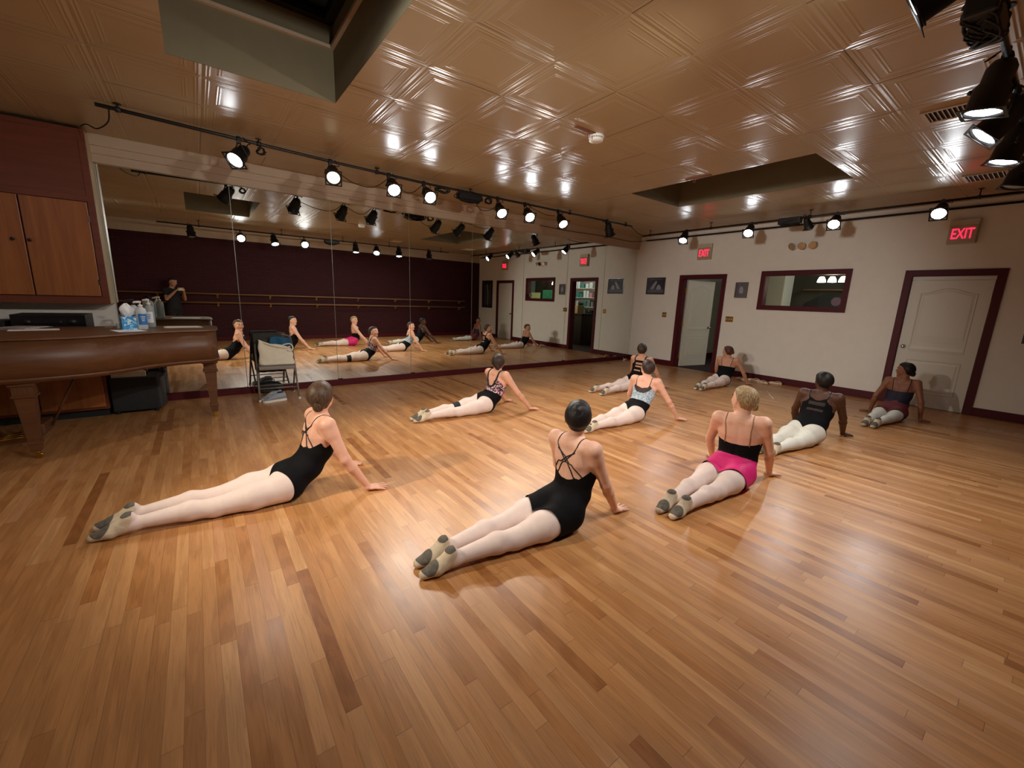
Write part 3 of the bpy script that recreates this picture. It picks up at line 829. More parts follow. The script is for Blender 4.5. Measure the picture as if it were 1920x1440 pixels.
def clip(V, T, N, fld):
    """keep the part of the surface where fld>0, cutting triangles along fld=0"""
    ins = fld > 0
    k = ins[T].sum(1)
    newT = [T[k == 3]]; V2 = [V]; N2 = [N]; cur = len(V); ed = {}
    addV = []; addN = []; extra = []
    def cut(a, b):
        nonlocal cur
        key = (a, b) if a < b else (b, a)
        if key in ed: return ed[key]
        t = float(fld[a] / (fld[a] - fld[b]))
        addV.append(V[a] + (V[b] - V[a]) * t); addN.append(N[a] + (N[b] - N[a]) * t)
        ed[key] = cur; cur += 1; return ed[key]
    for tr in T[(k == 1) | (k == 2)]:
        a, b, c = (int(x) for x in tr)
        s = [ins[a], ins[b], ins[c]]
        if sum(s) == 1:
            while not ins[a]: a, b, c = b, c, a
            extra.append((a, cut(a, b), cut(a, c)))
        else:
            while ins[a]: a, b, c = b, c, a
            p, q = cut(b, a), cut(c, a)
            extra.append((b, c, q)); extra.append((b, q, p))
    if addV: V2.append(np.array(addV)); N2.append(np.array(addN))
    if extra: newT.append(np.array(extra))
    Vn, Nn, Tn = np.concatenate(V2), np.concatenate(N2), np.concatenate(newT)
    used = np.unique(Tn); mp = np.full(len(Vn), -1, np.int64); mp[used] = np.arange(len(used))
    Nn = Nn[used]; Nn /= np.maximum(np.linalg.norm(Nn, axis=1), 1e-6)[:, None]
    return Vn[used], mp[Tn], Nn, used

def npmesh(name, V, T, m, parent=None, loc=None, smooth=True):
    me = bpy.data.meshes.new(name)
    L = np.zeros(3) if loc is None else np.asarray(loc)
    me.from_pydata([], [], [])
    me.vertices.add(len(V)); me.vertices.foreach_set('co', np.ascontiguousarray(V - L, np.float32).ravel())
    me.loops.add(T.size); me.loops.foreach_set('vertex_index', np.ascontiguousarray(T, np.int32).ravel())
    me.polygons.add(len(T)); me.polygons.foreach_set('loop_start', np.arange(0, T.size, 3, dtype=np.int32)); me.polygons.foreach_set('loop_total', np.full(len(T), 3, np.int32))
    me.polygons.foreach_set('use_smooth', np.full(len(T), smooth))
    me.materials.append(m); me.update(calc_edges=True); me.validate()
    o = bpy.data.objects.new(name, me); COL.objects.link(o)
    if parent is not None: o.parent = parent
    return o

def shell(name, V, T, N, fld, off, m, parent, loc, thick=None):
    """a garment: the clipped skin pushed out by off (number or array per skin vertex) with its rim turned in to the skin"""
    Vc, Tc, Nc, used = clip(V, T, N, fld)
    if len(Tc) == 0: return None
    if hasattr(off, '__len__'):
        o2 = np.zeros(len(Vc)); src = used < len(V); o2[src] = np.asarray(off)[used[src]]
        if (~src).any():
            # rim vertices take the nearest kept vertex's offset
            o2[~src] = np.median(np.asarray(off)[fld > 0]) if (fld > 0).any() else 0.003
        offv = o2
    else: offv = np.full(len(Vc), off)
    outer = Vc + Nc * offv[:, None]
    E = np.concatenate([Tc[:, [0, 1]], Tc[:, [1, 2]], Tc[:, [2, 0]]])
    key = np.sort(E, 1); u, inv, ct = np.unique(key, axis=0, return_inverse=True, return_counts=True)
    be = E[ct[inv.ravel()] == 1]
    bv = np.unique(be); mp = {int(v): len(outer) + i for i, v in enumerate(bv)}
    inner = Vc[bv] - Nc[bv] * 0.001
    rim = []
    for a, b in be:
        a = int(a); b = int(b); rim += [(b, a, mp[a]), (b, mp[a], mp[b])]
    Va = np.concatenate([outer, inner]); Ta = np.concatenate([Tc, np.array(rim)]) if rim else Tc
    return npmesh(name, Va, Ta, m, parent, loc)

def unit(v): v = np.asarray(v, float); return v / max(np.linalg.norm(v), 1e-9)
def rot(axis, ang):
    a = unit(axis); K = np.array([[0, -a[2], a[1]], [a[2], 0, -a[0]], [-a[1], a[0], 0]])
    return np.eye(3) + math.sin(ang) * K + (1 - math.cos(ang)) * K @ K

def hand_prims(P, wrist, d, side, up, s, curl=0.0, thumb=1, spread=0.16, kwrist=0.012, curls=None):
    """palm, four fingers and a thumb. d: finger direction, side: towards the thumb, up: back of the hand"""
    d, side, up = unit(d), unit(side), unit(up)
    w = np.asarray(wrist, float)
    base = w + d * 0.088 * s
    P.cap(w, w + d * 0.03 * s, 0.021 * s, 0.017 * s, kwrist, side, 1.35)
    P.cap(w + d * 0.025 * s, w + d * 0.072 * s, 0.0155 * s, 0.0125 * s, 0.008, side, 2.55)
    L = [0.070, 0.078, 0.072, 0.056]; 
    for i in range(4):
        x = (1.5 - i) * 0.0205 * s
        fd = unit(d + side * (1.5 - i) * spread)
        root = w + d * (0.070 + 0.006 * (1 if i in (1, 2) else 0)) * s + side * x
        c = (curls[i] if curls is not None else curl) + 0.04 * i
        ax = np.cross(fd, up)
        p = root; ang = -0.10; seg = [0.46, 0.30, 0.24]; r = [0.0093, 0.0085, 0.0078, 0.0066]
        for q in range(3):
            ang += c * (0.9 if q else 0.7)
            dd = rot(ax, -ang) @ fd
            p2 = p + dd * L[i] * seg[q] * s
            P.cap(p, p2, r[q] * s, r[q + 1] * s, 0.003 if q else 0.006)
            p = p2
    if thumb:
        t0 = w + d * 0.022 * s + side * 0.022 * s - up * 0.002
        t1 = t0 + unit(d * 0.62 + side * 0.75 - up * 0.12) * 0.042 * s
        t2 = t1 + unit(d * 0.86 + side * 0.45 - up * (0.1 + 0.3 * curl)) * 0.030 * s
        t3 = t2 + unit(d * 0.95 + side * 0.25 - up * (0.15 + 0.5 * curl)) * 0.025 * s
        P.cap(t0, t1, 0.0135 * s, 0.0105 * s, 0.010); P.cap(t1, t2, 0.0105 * s, 0.0092 * s, 0.003); P.cap(t2, t3, 0.0092 * s, 0.007 * s, 0.003)

def head_prims(P, c, f, u, s, neck_base):
    """c: head centre; f: face direction, u: crown direction"""
    f = unit(f); u = unit(np.asarray(u) - f * np.dot(u, f)); l = np.cross(u, f)
    c = np.asarray(c, float)
    X = lambda a, b, e: c + (f * a + l * b + u * e) * s
    P.cap(X(-0.016, 0, 0.026), X(0.016, 0, 0.030), 0.079 * s, 0.076 * s, 0.03, l, 0.94)
    P.cap(X(-0.02, 0, 0.0), X(0.028, 0, -0.020), 0.066 * s, 0.060 * s, 0.03)
    P.cap(X(0.040, 0, -0.045), X(0.062, 0, -0.092), 0.046 * s, 0.024 * s, 0.03, l, 1.1)       # jaw to chin
    P.cap(X(0.025, 0.042, -0.052), X(0.052, 0.012, -0.092), 0.021 * s, 0.018 * s, 0.02)
    P.cap(X(0.025, -0.042, -0.052), X(0.052, -0.012, -0.092), 0.021 * s, 0.018 * s, 0.02)
    P.cap(X(0.084, 0.026, 0.013), X(0.084, -0.026, 0.013), 0.012 * s, None, 0.014)               # brow
    P.cap(X(0.088, 0, 0.004), X(0.105, 0, -0.030), 0.0075 * s, 0.0115 * s, 0.010)                # nose
    P.cap(X(0.097, 0.010, -0.033), X(0.097, -0.010, -0.033), 0.0075 * s, None, 0.006)
    for q in (1, -1):
        P.cap(X(0.064, 0.036 * q, -0.022), X(0.060, 0.034 * q, -0.034), 0.020 * s, 0.018 * s, 0.02)   # cheeks
        P.cap(X(-0.004, 0.076 * q, 0.010), X(0.004, 0.073 * q, -0.026), 0.0125 * s, 0.009 * s, 0.006, l, 0.45)   # ears
    P.cap(X(0.0875, 0.014, -0.060), X(0.0875, -0.014, -0.060), 0.0085 * s, None, 0.008)          # mouth mound
    P.cap(neck_base, X(-0.022, 0, -0.045), 0.050 * s, 0.046 * s, 0.030)
    return f, l, u, X

SKINS = {}
def skin_mat(name, col):
    if name not in SKINS: SKINS[name] = mat('skin_' + name, col, 0.48, spec=0.35, noise=0.05, nscale=25, sss=0.12)
    return SKINS[name]
def hair_mat(name, c0, c1):
    m = bpy.data.materials.new('hair_' + name); m.use_nodes = True
    t = NT(m); b = t.n['Principled BSDF']
    tc = t.add('ShaderNodeTexCoord')
    wv = t.add('ShaderNodeTexNoise', {'Vector': t.add('ShaderNodeMapping', {'Vector': tc.outputs['Object'], 'Scale': (170, 170, 22)}).outputs[0], 'Scale': 1.0, 'Detail': 3.0})
    t.l.new(t.ramp(wv.outputs['Fac'], [(0.3, c0), (0.7, c1)]), b.inputs['Base Color'])
    b.inputs['Roughness'].default_value = 0.48; b.inputs['Specular IOR Level'].default_value = 0.25
    bp = t.add('ShaderNodeBump', {'Strength': 0.5, 'Distance': 0.002, 'Height': wv.outputs['Fac']}); t.l.new(bp.outputs[0], b.inputs['Normal'])
    return m
M_EYE = mat('eye_white', lin(225, 220, 214), 0.2); M_IRIS = mat('dark_iris', lin(44, 28, 20), 0.15)
M_LIP = mat('lips', lin(150, 70, 66), 0.4); M_BROW = mat('eyebrow_hair', lin(40, 26, 20), 0.7)

def face_parts(root, loc, f, l, u, X, s, hairm):
    loc = Vector(loc)
    B = Matrix(((f[0], l[0], u[0], 0), (f[1], l[1], u[1], 0), (f[2], l[2], u[2], 0), (0, 0, 0, 1)))
    for q in (1, -1):
        m = MB(); m.sphere((0, 0, 0), 0.0125 * s, 14); m.mi = 1; m.sphere((0.0058 * s, 0, 0), (0.0080 * s, 0.0085 * s, 0.0078 * s), 12)
        e = m.build('eye', [M_EYE, M_IRIS], root); e.matrix_local = Matrix.Translation(Vector(X(0.0765, 0.031 * q, -0.001)) - loc) @ B
        m = MB(); m.tube([Vector(X(0.0925, 0.014 * q, 0.017)) - loc, Vector(X(0.092, 0.032 * q, 0.022)) - loc, Vector(X(0.080, 0.050 * q, 0.016)) - loc], [0.0040 * s, 0.0046 * s, 0.0028 * s], 6)
        m.build('eyebrow', M_BROW, root)
    m = MB(); m.tube([Vector(X(0.088, 0.023, -0.0605)) - loc, Vector(X(0.0955, 0.008, -0.059)) - loc, Vector(X(0.0955, -0.008, -0.059)) - loc, Vector(X(0.088, -0.023, -0.0605)) - loc], [0.002 * s, 0.0056 * s, 0.0056 * s, 0.002 * s], 8)
    m.build('lips', M_LIP, root)

def eye_sockets(V, f, X, s):
    for q in (1, -1):
        d = np.linalg.norm(V - X(0.085, 0.031 * q, 0.0), axis=1)
        V = V - np.asarray(f)[None] * (0.0065 * s * np.exp(-(d / (0.015 * s)) ** 2))[:, None]
    return V

def hair_part(root, loc, f, l, u, X, s, hairm, bun, h=0.005):
    P = Prims()
    P.cap(X(-0.018, 0, 0.028), X(0.014, 0, 0.033), 0.0875 * s, 0.082 * s, 0.02, l, 0.95)
    P.cap(X(-0.03, 0, 0.0), X(-0.022, 0, -0.030), 0.078 * s, 0.060 * s, 0.03, l, 0.92)
    lo, hi = P.bounds(); b = None
    if bun:
        bf, bl, bu, br = bun
        b = X(bf, bl, bu); lo = np.minimum(lo, b - br * 1.6 * s); hi = np.maximum(hi, b + br * 1.6 * s)
    F = Field(lo - 0.02, hi + 0.02, h); P.fill(F)
    rg = F.region(lo - 0.02, hi + 0.02)
    sl, G = rg
    c = X(0, 0, 0)
    fx = (G[0] - c[0]) * f[0] + (G[1] - c[1]) * f[1] + (G[2] - c[2]) * f[2]
    ux = (G[0] - c[0]) * u[0] + (G[1] - c[1]) * u[1] + (G[2] - c[2]) * u[2]
    lx = (G[0] - c[0]) * l[0] + (G[1] - c[1]) * l[1] + (G[2] - c[2]) * l[2]
    # hairline: a plane that leans back from the forehead to the nape, stepping round the ear
    d = (fx * 0.78 - (ux - 0.035 * s) * 0.62) - 0.008 * s - 0.042 * s * np.clip(1 - (lx / (0.072 * s)) ** 2, 0, 1)
    F.a[sl] = np.maximum(F.a[sl], d.astype(np.float32))
    nape = -(ux + 0.068 * s)
    F.a[sl] = np.maximum(F.a[sl], nape.astype(np.float32))
    if bun:
        Q = Prims(); Q.cap(b - u * 0.006 * s, b + u * 0.006 * s, br * s, None, 0.010)
        Q.cap(b + f * br * 0.5 * s, b + f * br * 0.9 * s, br * 0.75 * s, None, 0.012)
        Q.fill(F)
        if br > 0.02:
            r2 = F.region(b - br * 1.7 * s, b + br * 1.7 * s)
            if r2:
                g = r2[1]; q1 = (g[0] - b[0]) * l[0] + (g[1] - b[1]) * l[1] + (g[2] - b[2]) * l[2]; q2 = (g[0] - b[0]) * u[0] + (g[1] - b[1]) * u[1] + (g[2] - b[2]) * u[2]
                rr = np.sqrt(q1 ** 2 + q2 ** 2); th = np.arctan2(q2, q1)
                F.a[r2[0]] += (0.0022 * np.cos(th * 2 + rr * 260) * (rr < br * 1.3 * s) * np.exp(-(((g[0] - b[0]) * f[0] + (g[1] - b[1]) * f[1] + (g[2] - b[2]) * f[2]) / (br * s)) ** 2)).astype(np.float32)
    V, T, N = surface(F)
    return npmesh('hair', V - np.asarray(loc), T, hairm, root)

M_TIGHTS = mat('pale_pink_tights', lin(226, 204, 194), 0.62, noise=0.03, nscale=30)
M_TIGHTSW = mat('white_tights', lin(216, 212, 200), 0.62, noise=0.03, nscale=30)
M_SLIPPER = mat('worn_canvas_slipper', lin(206, 188, 160), 0.75, noise=0.14, nscale=30, bump=0.25, bscale=60)
M_SUEDE = mat('grey_suede_sole', lin(96, 90, 80), 0.9, noise=0.25, nscale=45)
M_LEO = mat('black_leotard', lin(10, 9, 12), 0.8, spec=0.15, noise=0.1)
M_STRAP = mat('black_strap', lin(14, 13, 15), 0.6)
M_TAN = mat('tan_strap', lin(150, 112, 78), 0.6)
M_NAVY = mat('navy_camisole', lin(26, 24, 48), 0.7)
M_PINK = mat('magenta_skirt', lin(212, 22, 112), 0.6, noise=0.05, nscale=25)
M_BURG = mat('maroon_skirt', lin(110, 34, 40), 0.65, noise=0.06, nscale=25)
M_FLORAL = speckle_material('floral_print', lin(20, 18, 22), [lin(226, 214, 220), lin(206, 130, 150)], 52.0, 0.575)
M_LACE = speckle_material('pale_blue_lace', lin(160, 176, 186), [lin(196, 206, 210), lin(112, 126, 140)], 70.0, 0.56)
M_MESH = mat('dark_sheer_mesh', lin(58, 42, 38), 0.7)
M_KNEE = mat('black_knee_band', lin(14, 14, 16), 0.75)

def pelvis_fields(sp, V):
    """position of each vertex along the spine: s (node units), sideways l, dorsal v"""
    nodes = np.array([n[0] for n in sp]); lat = np.array([n[3] for n in sp])
    best = np.full(len(V), 9.0); S = np.zeros(len(V)); Lx = np.zeros(len(V)); Vx = np.zeros(len(V))
    for i in range(len(nodes) - 1):
        a, b = nodes[i], nodes[i + 1]; ab = b - a; L = ab @ ab
        traw = ((V - a) @ ab) / L
        lo = -2.0 if i == 0 else 0.0; hi = 2.0 if i == len(nodes) - 2 else 1.0
        t = np.clip(traw, lo, hi)
        c = a + t[:, None] * ab
        dv = V - c; d = np.linalg.norm(dv, axis=1)
        m = d < best
        tt = np.clip(t, 0, 1)[:, None]
        la = lat[i] * (1 - tt) + lat[i + 1] * tt; la /= np.linalg.norm(la, axis=1)[:, None]
        dor = np.cross(unit(ab), la)     # tangent x lateral
        S[m] = (i + t)[m]; Lx[m] = (dv * la).sum(1)[m]; Vx[m] = (dv * dor).sum(1)[m]; best[m] = d[m]
    return S, Lx, Vx

def dancer(cfg):
    s = cfg['scale']; hd = math.radians(cfg['heading']); o = np.array([cfg['toe'][0], cfg['toe'][1], 0.0])
    ch, sh = math.cos(hd), math.sin(hd)
    Rz = np.array([[ch, -sh, 0], [sh, ch, 0], [0, 0, 1]])
    g = cfg.get('girth', 1.0); gl = cfg.get('leg', 1.0) * g
    hx, hz = cfg['hx'], cfg.get('hz', 0.70)
    def up_(p, w):          # lean and raise the upper body so the head lands where it should
        return np.array([p[0] + (hx - 1.215) * w, p[1], p[2] * (1 + (hz / 0.70 - 1) * min(1, w + 0.2))])
    def Wd(p): return o + (Rz @ np.asarray(p, float)) * s
    tw = math.radians(cfg.get('twist', 8))
    cs_ = cfg.get('bend', 0.0)
    sp_l = [((0.90, 0, 0.105), 0.150, 0.095, 0, 0), ((0.985, 0, 0.118), 0.166, 0.108, 0, 0), ((1.10, 0, 0.205), 0.124, 0.086, 0.25, 0.2), ((1.175, 0, 0.325), 0.128, 0.088, 0.6, 0.6),
            ((1.205, 0, 0.435), 0.142, 0.090, 0.85, 1.0), ((1.205, 0, 0.520), 0.118, 0.064, 1.0, 1.0), ((1.203, 0, 0.565), 0.055, 0.050, 1.0, 1.0)]
    sp = []
    pts = [Wd(up_(np.array(q[0]), q[3])) for q in sp_l]
    for i, q in enumerate(sp_l):
        t = unit(pts[min(i + 1, 6)] - pts[max(i - 1, 0)])
        la = Rz @ np.array([0, 1.0, 0]); la = unit(la - t * (la @ t)); la = rot(t, tw * q[4]) @ la
        sp.append((pts[i], q[1] * s * g, q[2] * s * g, la))
    torso, arms, legs, headP, hands = Prims(), Prims(), Prims(), Prims(), Prims()
    for i in range(1, 5):
        a, b = sp[i], sp[i + 1]; kx = 0.5 * (a[1] / a[2] + b[1] / b[2])
        torso.cap(a[0], b[0], a[2], b[2], 0.045 * s, unit(a[3] + b[3]), kx)
    tS = Rz @ np.array([1.0, 0, 0])
    for q in (1, -1):      # buttocks, hips, shoulder blades, bust
        torso.cap(Wd((0.930, 0.066 * q, 0.138)), Wd((0.985, 0.078 * q, 0.150)), 0.078 * s * g, 0.074 * s * g, 0.035 * s)
        la = sp[4][3]; dor = np.cross(unit(sp[5][0] - sp[3][0]), la)
        torso.cap(sp[4][0] + la * 0.072 * q * s + dor * 0.062 * s, sp[5][0] + la * 0.080 * q * s + dor * 0.040 * s, 0.028 * s, 0.024 * s, 0.035 * s)
        torso.cap(sp[4][0] + la * 0.055 * q * s - dor * 0.062 * s - (sp[5][0] - sp[4][0]) * 0.2, sp[4][0] + la * 0.058 * q * s - dor * 0.058 * s, 0.042 * s, 0.036 * s, 0.03 * s)
    # legs lie back along the floor
    spread = cfg.get('spread', 1.0)
    ank, toes = {}, {}
    for q, nm in ((1, 'L'), (-1, 'R')):
        foot = cfg.get('foot' + nm, (0.0, 0.0))            # shift of the foot (back, sideways)
        hip = Wd((0.955, 0.083 * q, 0.098)); kn = Wd((0.560, (0.080 * spread) * q, 0.062)); an = Wd((0.190 + foot[0], 0.055 * spread * q + foot[1], 0.058)); 
        legs.cap(hip, Wd((0.76, 0.088 * q, 0.086)), 0.092 * s * gl, 0.080 * s * gl, 0.03 * s); legs.cap(Wd((0.76, 0.088 * q, 0.086)), kn, 0.080 * s * gl, 0.055 * s * gl, 0.03 * s)
        cf = kn + (an - kn) * 0.32 + np.array([0, 0, 0.012 * s])
        legs.cap(kn, cf, 0.053 * s * gl, 0.054 * s * gl, 0.025 * s); legs.cap(cf, an, 0.053 * s * gl, 0.033 * s * gl, 0.025 * s)
        to = Wd((0.012 + foot[0], 0.050 * spread * q + foot[1] * 1.15, 0.024)); bl = Wd((0.085 + foot[0], 0.052 * spread * q + foot[1] * 1.1, 0.036)); heel = Wd((0.168 + foot[0], 0.055 * spread * q + foot[1], 0.098))
        latf = unit(np.cross(unit(an - to), [0, 0, 1]))
        legs.cap(an, heel, 0.033 * s, 0.027 * s, 0.012 * s); legs.cap(an, bl, 0.034 * s, 0.030 * s, 0.02 * s, latf, 1.1); legs.cap(heel, bl, 0.026 * s, 0.027 * s, 0.02 * s, latf, 1.12); legs.cap(bl, to, 0.031 * s, 0.0185 * s, 0.012 * s, latf, 1.35)
        ank[nm], toes[nm] = an, (to, bl, heel)
    # arms
    e = sp[5]; sh_, wr = {}, {}
    for q, nm in ((1, 'L'), (-1, 'R')):
        shd = e[0] + e[3] * (0.158 * q * s * (0.5 + 0.5 * g)) + np.array([0, 0, cfg.get('shrug', 0.01)]) * s
        w = np.array([cfg['wrist' + nm][0], cfg['wrist' + nm][1], 0.043 * s])
        out = unit(np.array([w[0] - o[0] - (e[0] - o)[0], 0, 0]) + 0)   # unused direction helper
        mid = (shd + w) / 2; axis = unit(w - shd)
        bend = Rz @ np.array([-0.030, 0.030 * q, 0.0]) * s
        el = shd + (w - shd) * 0.52 + bend
        torso.cap(e[0] + (sp[6][0] - e[0]) * 0.3, shd, 0.048 * s, 0.044 * s, 0.035 * s)
        arms.cap(shd, shd + (el - shd) * 0.25, 0.049 * s * g, 0.043 * s * g, 0.03 * s)
        arms.cap(shd + (el - shd) * 0.2, el, 0.043 * s * g, 0.0335 * s * g, 0.02 * s)
        arms.cap(el, el + (w - el) * 0.3, 0.0335 * s * g, 0.0345 * s * g, 0.015 * s); arms.cap(el + (w - el) * 0.3, w, 0.0345 * s * g, 0.0215 * s * g, 0.015 * s)
        hdv = Rz @ unit(cfg.get('hand' + nm, (0.72, 0.7 * q, 0)))
        wp = w + np.array([0, 0, -0.012 * s])
        side = np.cross([0, 0, 1.0], hdv) * (1 if q < 0 else -1)          # thumbs point inwards
        hands_p = Prims(); hand_prims(hands_p, wp, unit(hdv + np.array([0, 0, -0.14])), side, (0, 0, 1), 0.93 * s, curl=0.02)
        hands.l += hands_p.l; sh_[nm] = shd; wr[nm] = w
    # head
    hc = Wd((hx + cfg.get('hfx', 0.0), cfg.get('hy', 0.0), hz))
    ya = math.radians(cfg['yaw']); pit = math.radians(cfg.get('pitch', 6)); til = math.radians(cfg.get('tilt', 0))
    f = np.array([math.cos(ya) * math.cos(pit), math.sin(ya) * math.cos(pit), math.sin(pit)]); u = np.array([0, 0, 1.0]); u = rot(f, til) @ unit(u - f * (u @ f))
    hs = s * cfg.get('head', 1.0)
    f, l, u, X = head_prims(headP, hc, f, u, hs, sp[6][0] - (sp[6][0] - sp[5][0]) * 0.3)
    allp = Prims()
    allp.l = torso.l + legs.l + arms.l + headP.l + hands.l
    lo, hi = allp.bounds()
    h = cfg.get('voxel', 0.006)
    F = Field(lo - 0.02, hi + 0.02, h); allp.fill(F)
    V, T, N = surface(F)
    # spine furrow
    S, Lx, Vx = pelvis_fields(sp, V)
    dt, da, dh, dg = torso.at(V), arms.at(V), headP.at(V), legs.at(V)
    fur = 0.006 * s * np.exp(-(Lx / (0.018 * s)) ** 2) * np.clip((S - 1.4) / 0.5, 0, 1) * np.clip((5.2 - S) / 0.6, 0, 1) * (Vx > 0) * (dt < dh) * (dt < da)
    V = V - N * fur[:, None]
    V[:, 2] = np.maximum(V[:, 2], 0.0025)
    V = eye_sockets(V, f, X, hs)
    loc = Vector((float(Wd((0.98, 0, 0))[0]), float(Wd((0.98, 0, 0))[1]), 0.0)); L0 = np.array(loc)
    root = npmesh('person', V, T, skin_mat(*cfg['skin']), None, loc); root.location = loc
    tag(root, cfg['label'], 'person', 'dancers in the cobra stretch')
    hm = cfg['hair_m']
    face_parts(root, L0, f, l, u, X, hs, hm)
    hair_part(root, L0, f, l, u, X, hs, hm, cfg.get('bun'), 0.005)
    # --- clothes
    local = ((V - o) @ Rz) / s
    nolimb = np.minimum((da - dt) * 1.0 + 0.004, (hands.at(V) - dt)) + 0.006
    x, y = local[:, 0], local[:, 1]
    tightf = np.minimum(np.minimum((1.55 - S) * 0.1, (da - np.minimum(dt, dg))), hands.at(V) - np.minimum(dt, dg)) * s
    tightf = np.minimum(tightf, dh - np.minimum(dt, dg))
    shell('tights', V, T, N, tightf, 0.0018, cfg.get('tights', M_TIGHTS), root, L0)
    # slippers with suede patches under toe and heel
    sole_n = N[:, 2]
    for q, nm in ((1, 'L'), (-1, 'R')):
        to, bl, heel = toes[nm]; ax = unit(np.array(heel) - np.array(to)); 
        t = (V - to) @ ax
        oth = toes['R' if nm == 'L' else 'L']
        sep = np.linalg.norm(V - (np.array(oth[1]) + (ank['R' if nm == 'L' else 'L'] - oth[1]) * np.clip(((V - oth[1]) @ unit(ank['R' if nm == 'L' else 'L'] - oth[1]))[:, None] / np.linalg.norm(ank['R' if nm == 'L' else 'L'] - oth[1]), -1.2, 1.6)), axis=1) - np.linalg.norm(V - (np.array(bl) + (ank[nm] - bl) * np.clip(((V - bl) @ unit(ank[nm] - bl))[:, None] / np.linalg.norm(ank[nm] - bl), -1.2, 1.6)), axis=1)
        # opening of the slipper: low in front of the ankle (floor side), up to the heel on the sole side
        axf = unit(np.array(ank[nm]) - np.array(to)); tf = (V - to) @ axf
        zrel = (V[:, 2] - 0.05 * s) / (0.05 * s)
        top = (0.150 + 0.035 * np.clip(zrel, -1, 1)) * s + 0.0
        fl = np.minimum(top - tf, sep * 3 + 0.001)
        fl = np.minimum(fl, 0.4 * s - np.linalg.norm(V - bl, axis=1))
        sl = shell('slipper', V, T, N, fl, 0.0036, M_SLIPPER, root, L0)
        for cc, rr in ((np.array(to) * 0.52 + np.array(bl) * 0.48 + np.array([0, 0, 0.03 * s]), 0.046 * s), (np.array(heel) - ax * 0.004 * s + np.array([0, 0, 0.014 * s]), 0.028 * s)):
            dd = np.linalg.norm((V - cc), axis=1)
            pf = np.minimum(rr - dd, (np.maximum(sole_n, -(N @ ax) * 0.9) - 0.10) * 0.05); pf = np.minimum(pf, fl)
            if (pf > 0).sum() > 8: shell('sole_patch', V, T, N, pf, 0.0052, M_SUEDE, sl, L0)
    # leotard: leg openings climb from the crotch to the hips; the neckline depends on the style
    legcut = x - (cfg.get('crotch', 0.865) + cfg.get('cutslope', 0.72) * np.abs(y) ** 1.12 * 1.15)
    aL = np.abs(Lx) / s
    tb = cfg['back'](aL, Lx / s); tf_ = np.maximum(tb, cfg.get('front', 4.55) - 2.0 * np.clip(aL - 0.07, 0, 1))
    w = np.clip(0.5 - Vx / (0.05 * s), 0, 1)
    topcut = (tb * (1 - w) + tf_ * w) - S
    base = np.minimum(nolimb, dh - dt)
    base = np.minimum(base, (cfg.get('armhole', 0.150) - 0.060 * np.clip(S - 3.6, 0, 1.0) - aL) * s + 1.0 * (S < 3.2))
    body = np.minimum(np.minimum(legcut * s, topcut * 0.1), base)
    split = cfg.get('split')
    if split is not None:
        up = np.minimum(body, (S - split) * 0.1); dn = np.minimum(body, (split - S) * 0.1)
        if cfg.get('sheer') is not None:
            shf = cfg['sheer'](aL, S, Vx)
            lea = shell('leotard', V, T, N, np.minimum(up, -shf), 0.0040, cfg['top'], root, L0)
            shell('mesh_inset', V, T, N, np.minimum(up, shf), 0.0036, M_MESH, lea, L0)
        else: lea = shell('leotard', V, T, N, up, 0.0040, cfg['top'], root, L0)
        shell('briefs', V, T, N, dn, 0.0044, cfg['bottom'], root, L0)
    else:
        sh2 = cfg.get('sheer')
        if sh2 is not None:
            shf = sh2(aL, S, Vx)
            lea = shell('leotard', V, T, N, np.minimum(body, -shf), 0.0040, cfg['top'], root, L0)
            if cfg.get('sheer_open') is None: shell('mesh_inset', V, T, N, np.minimum(body, shf), 0.0034, cfg.get('sheer_m', M_MESH), lea, L0)
        else: lea = shell('leotard', V, T, N, body, 0.0040, cfg['top'], root, L0)
    # straps laid on the skin
    bv = BVHTree.FromPolygons([tuple(v) for v in V], [tuple(t) for t in T.tolist()])
    nodes = np.array([n_[0] for n_ in sp]); lats = np.array([n_[3] for n_ in sp])
    def over_shoulder(sv, lv, ang):      # from the back (0) over the top to the front (pi)
        c = nodes[5]; la = lats[5]; tg = unit(nodes[6] - nodes[4]); dr = np.cross(tg, la)
        d = dr * math.cos(ang) + tg * math.sin(ang)
        c = c - tg * 0.012 * s + la * math.copysign(max(abs(lv), 0.078), lv) * s
        hit = bv.find_nearest(Vector(c + d * 0.052 * s))
        return hit[0] + hit[1] * 0.001
    def on_skin(sv, lv, dorsal):
        i = int(min(max(math.floor(sv), 0), 5)); t = sv - i
        c = nodes[i] * (1 - t) + nodes[i + 1] * t; la = unit(lats[i] * (1 - t) + lats[i + 1] * t)
        dr = np.cross(unit(nodes[i + 1] - nodes[i]), la) * dorsal
        st = c + la * lv * s + dr * 0.35
        hit = bv.ray_cast(Vector(st), Vector(-dr), 0.5)
        if hit[0] is None or (hit[0] - Vector(c)).length > 0.25 * s: 
            hit = bv.find_nearest(Vector(c + la * lv * s + dr * 0.05))
        return hit[0] + hit[1] * 0.001
    for st in cfg.get('straps', []):
        m_, wd_, ctrl = st
        pts_ = []
        for (s0, l0, d0), (s1, l1, d1_) in zip(ctrl, ctrl[1:]):
            for k in range(10):
                t = k / 10
                if d0 != d1_:
                    pts_.append(over_shoulder(0, l0 + (l1 - l0) * t, PI * (0.12 + 0.76 * t) if d0 > 0 else PI * (0.88 - 0.76 * t))); continue
                dd = d0
                pts_.append(on_skin(s0 + (s1 - s0) * t, l0 + (l1 - l0) * t, dd))
        pts_.append(on_skin(*ctrl[-1]))
        cl = [pts_[0]]
        for p in pts_[1:]:
            if (p - cl[-1]).length > 0.006: cl.append(p)
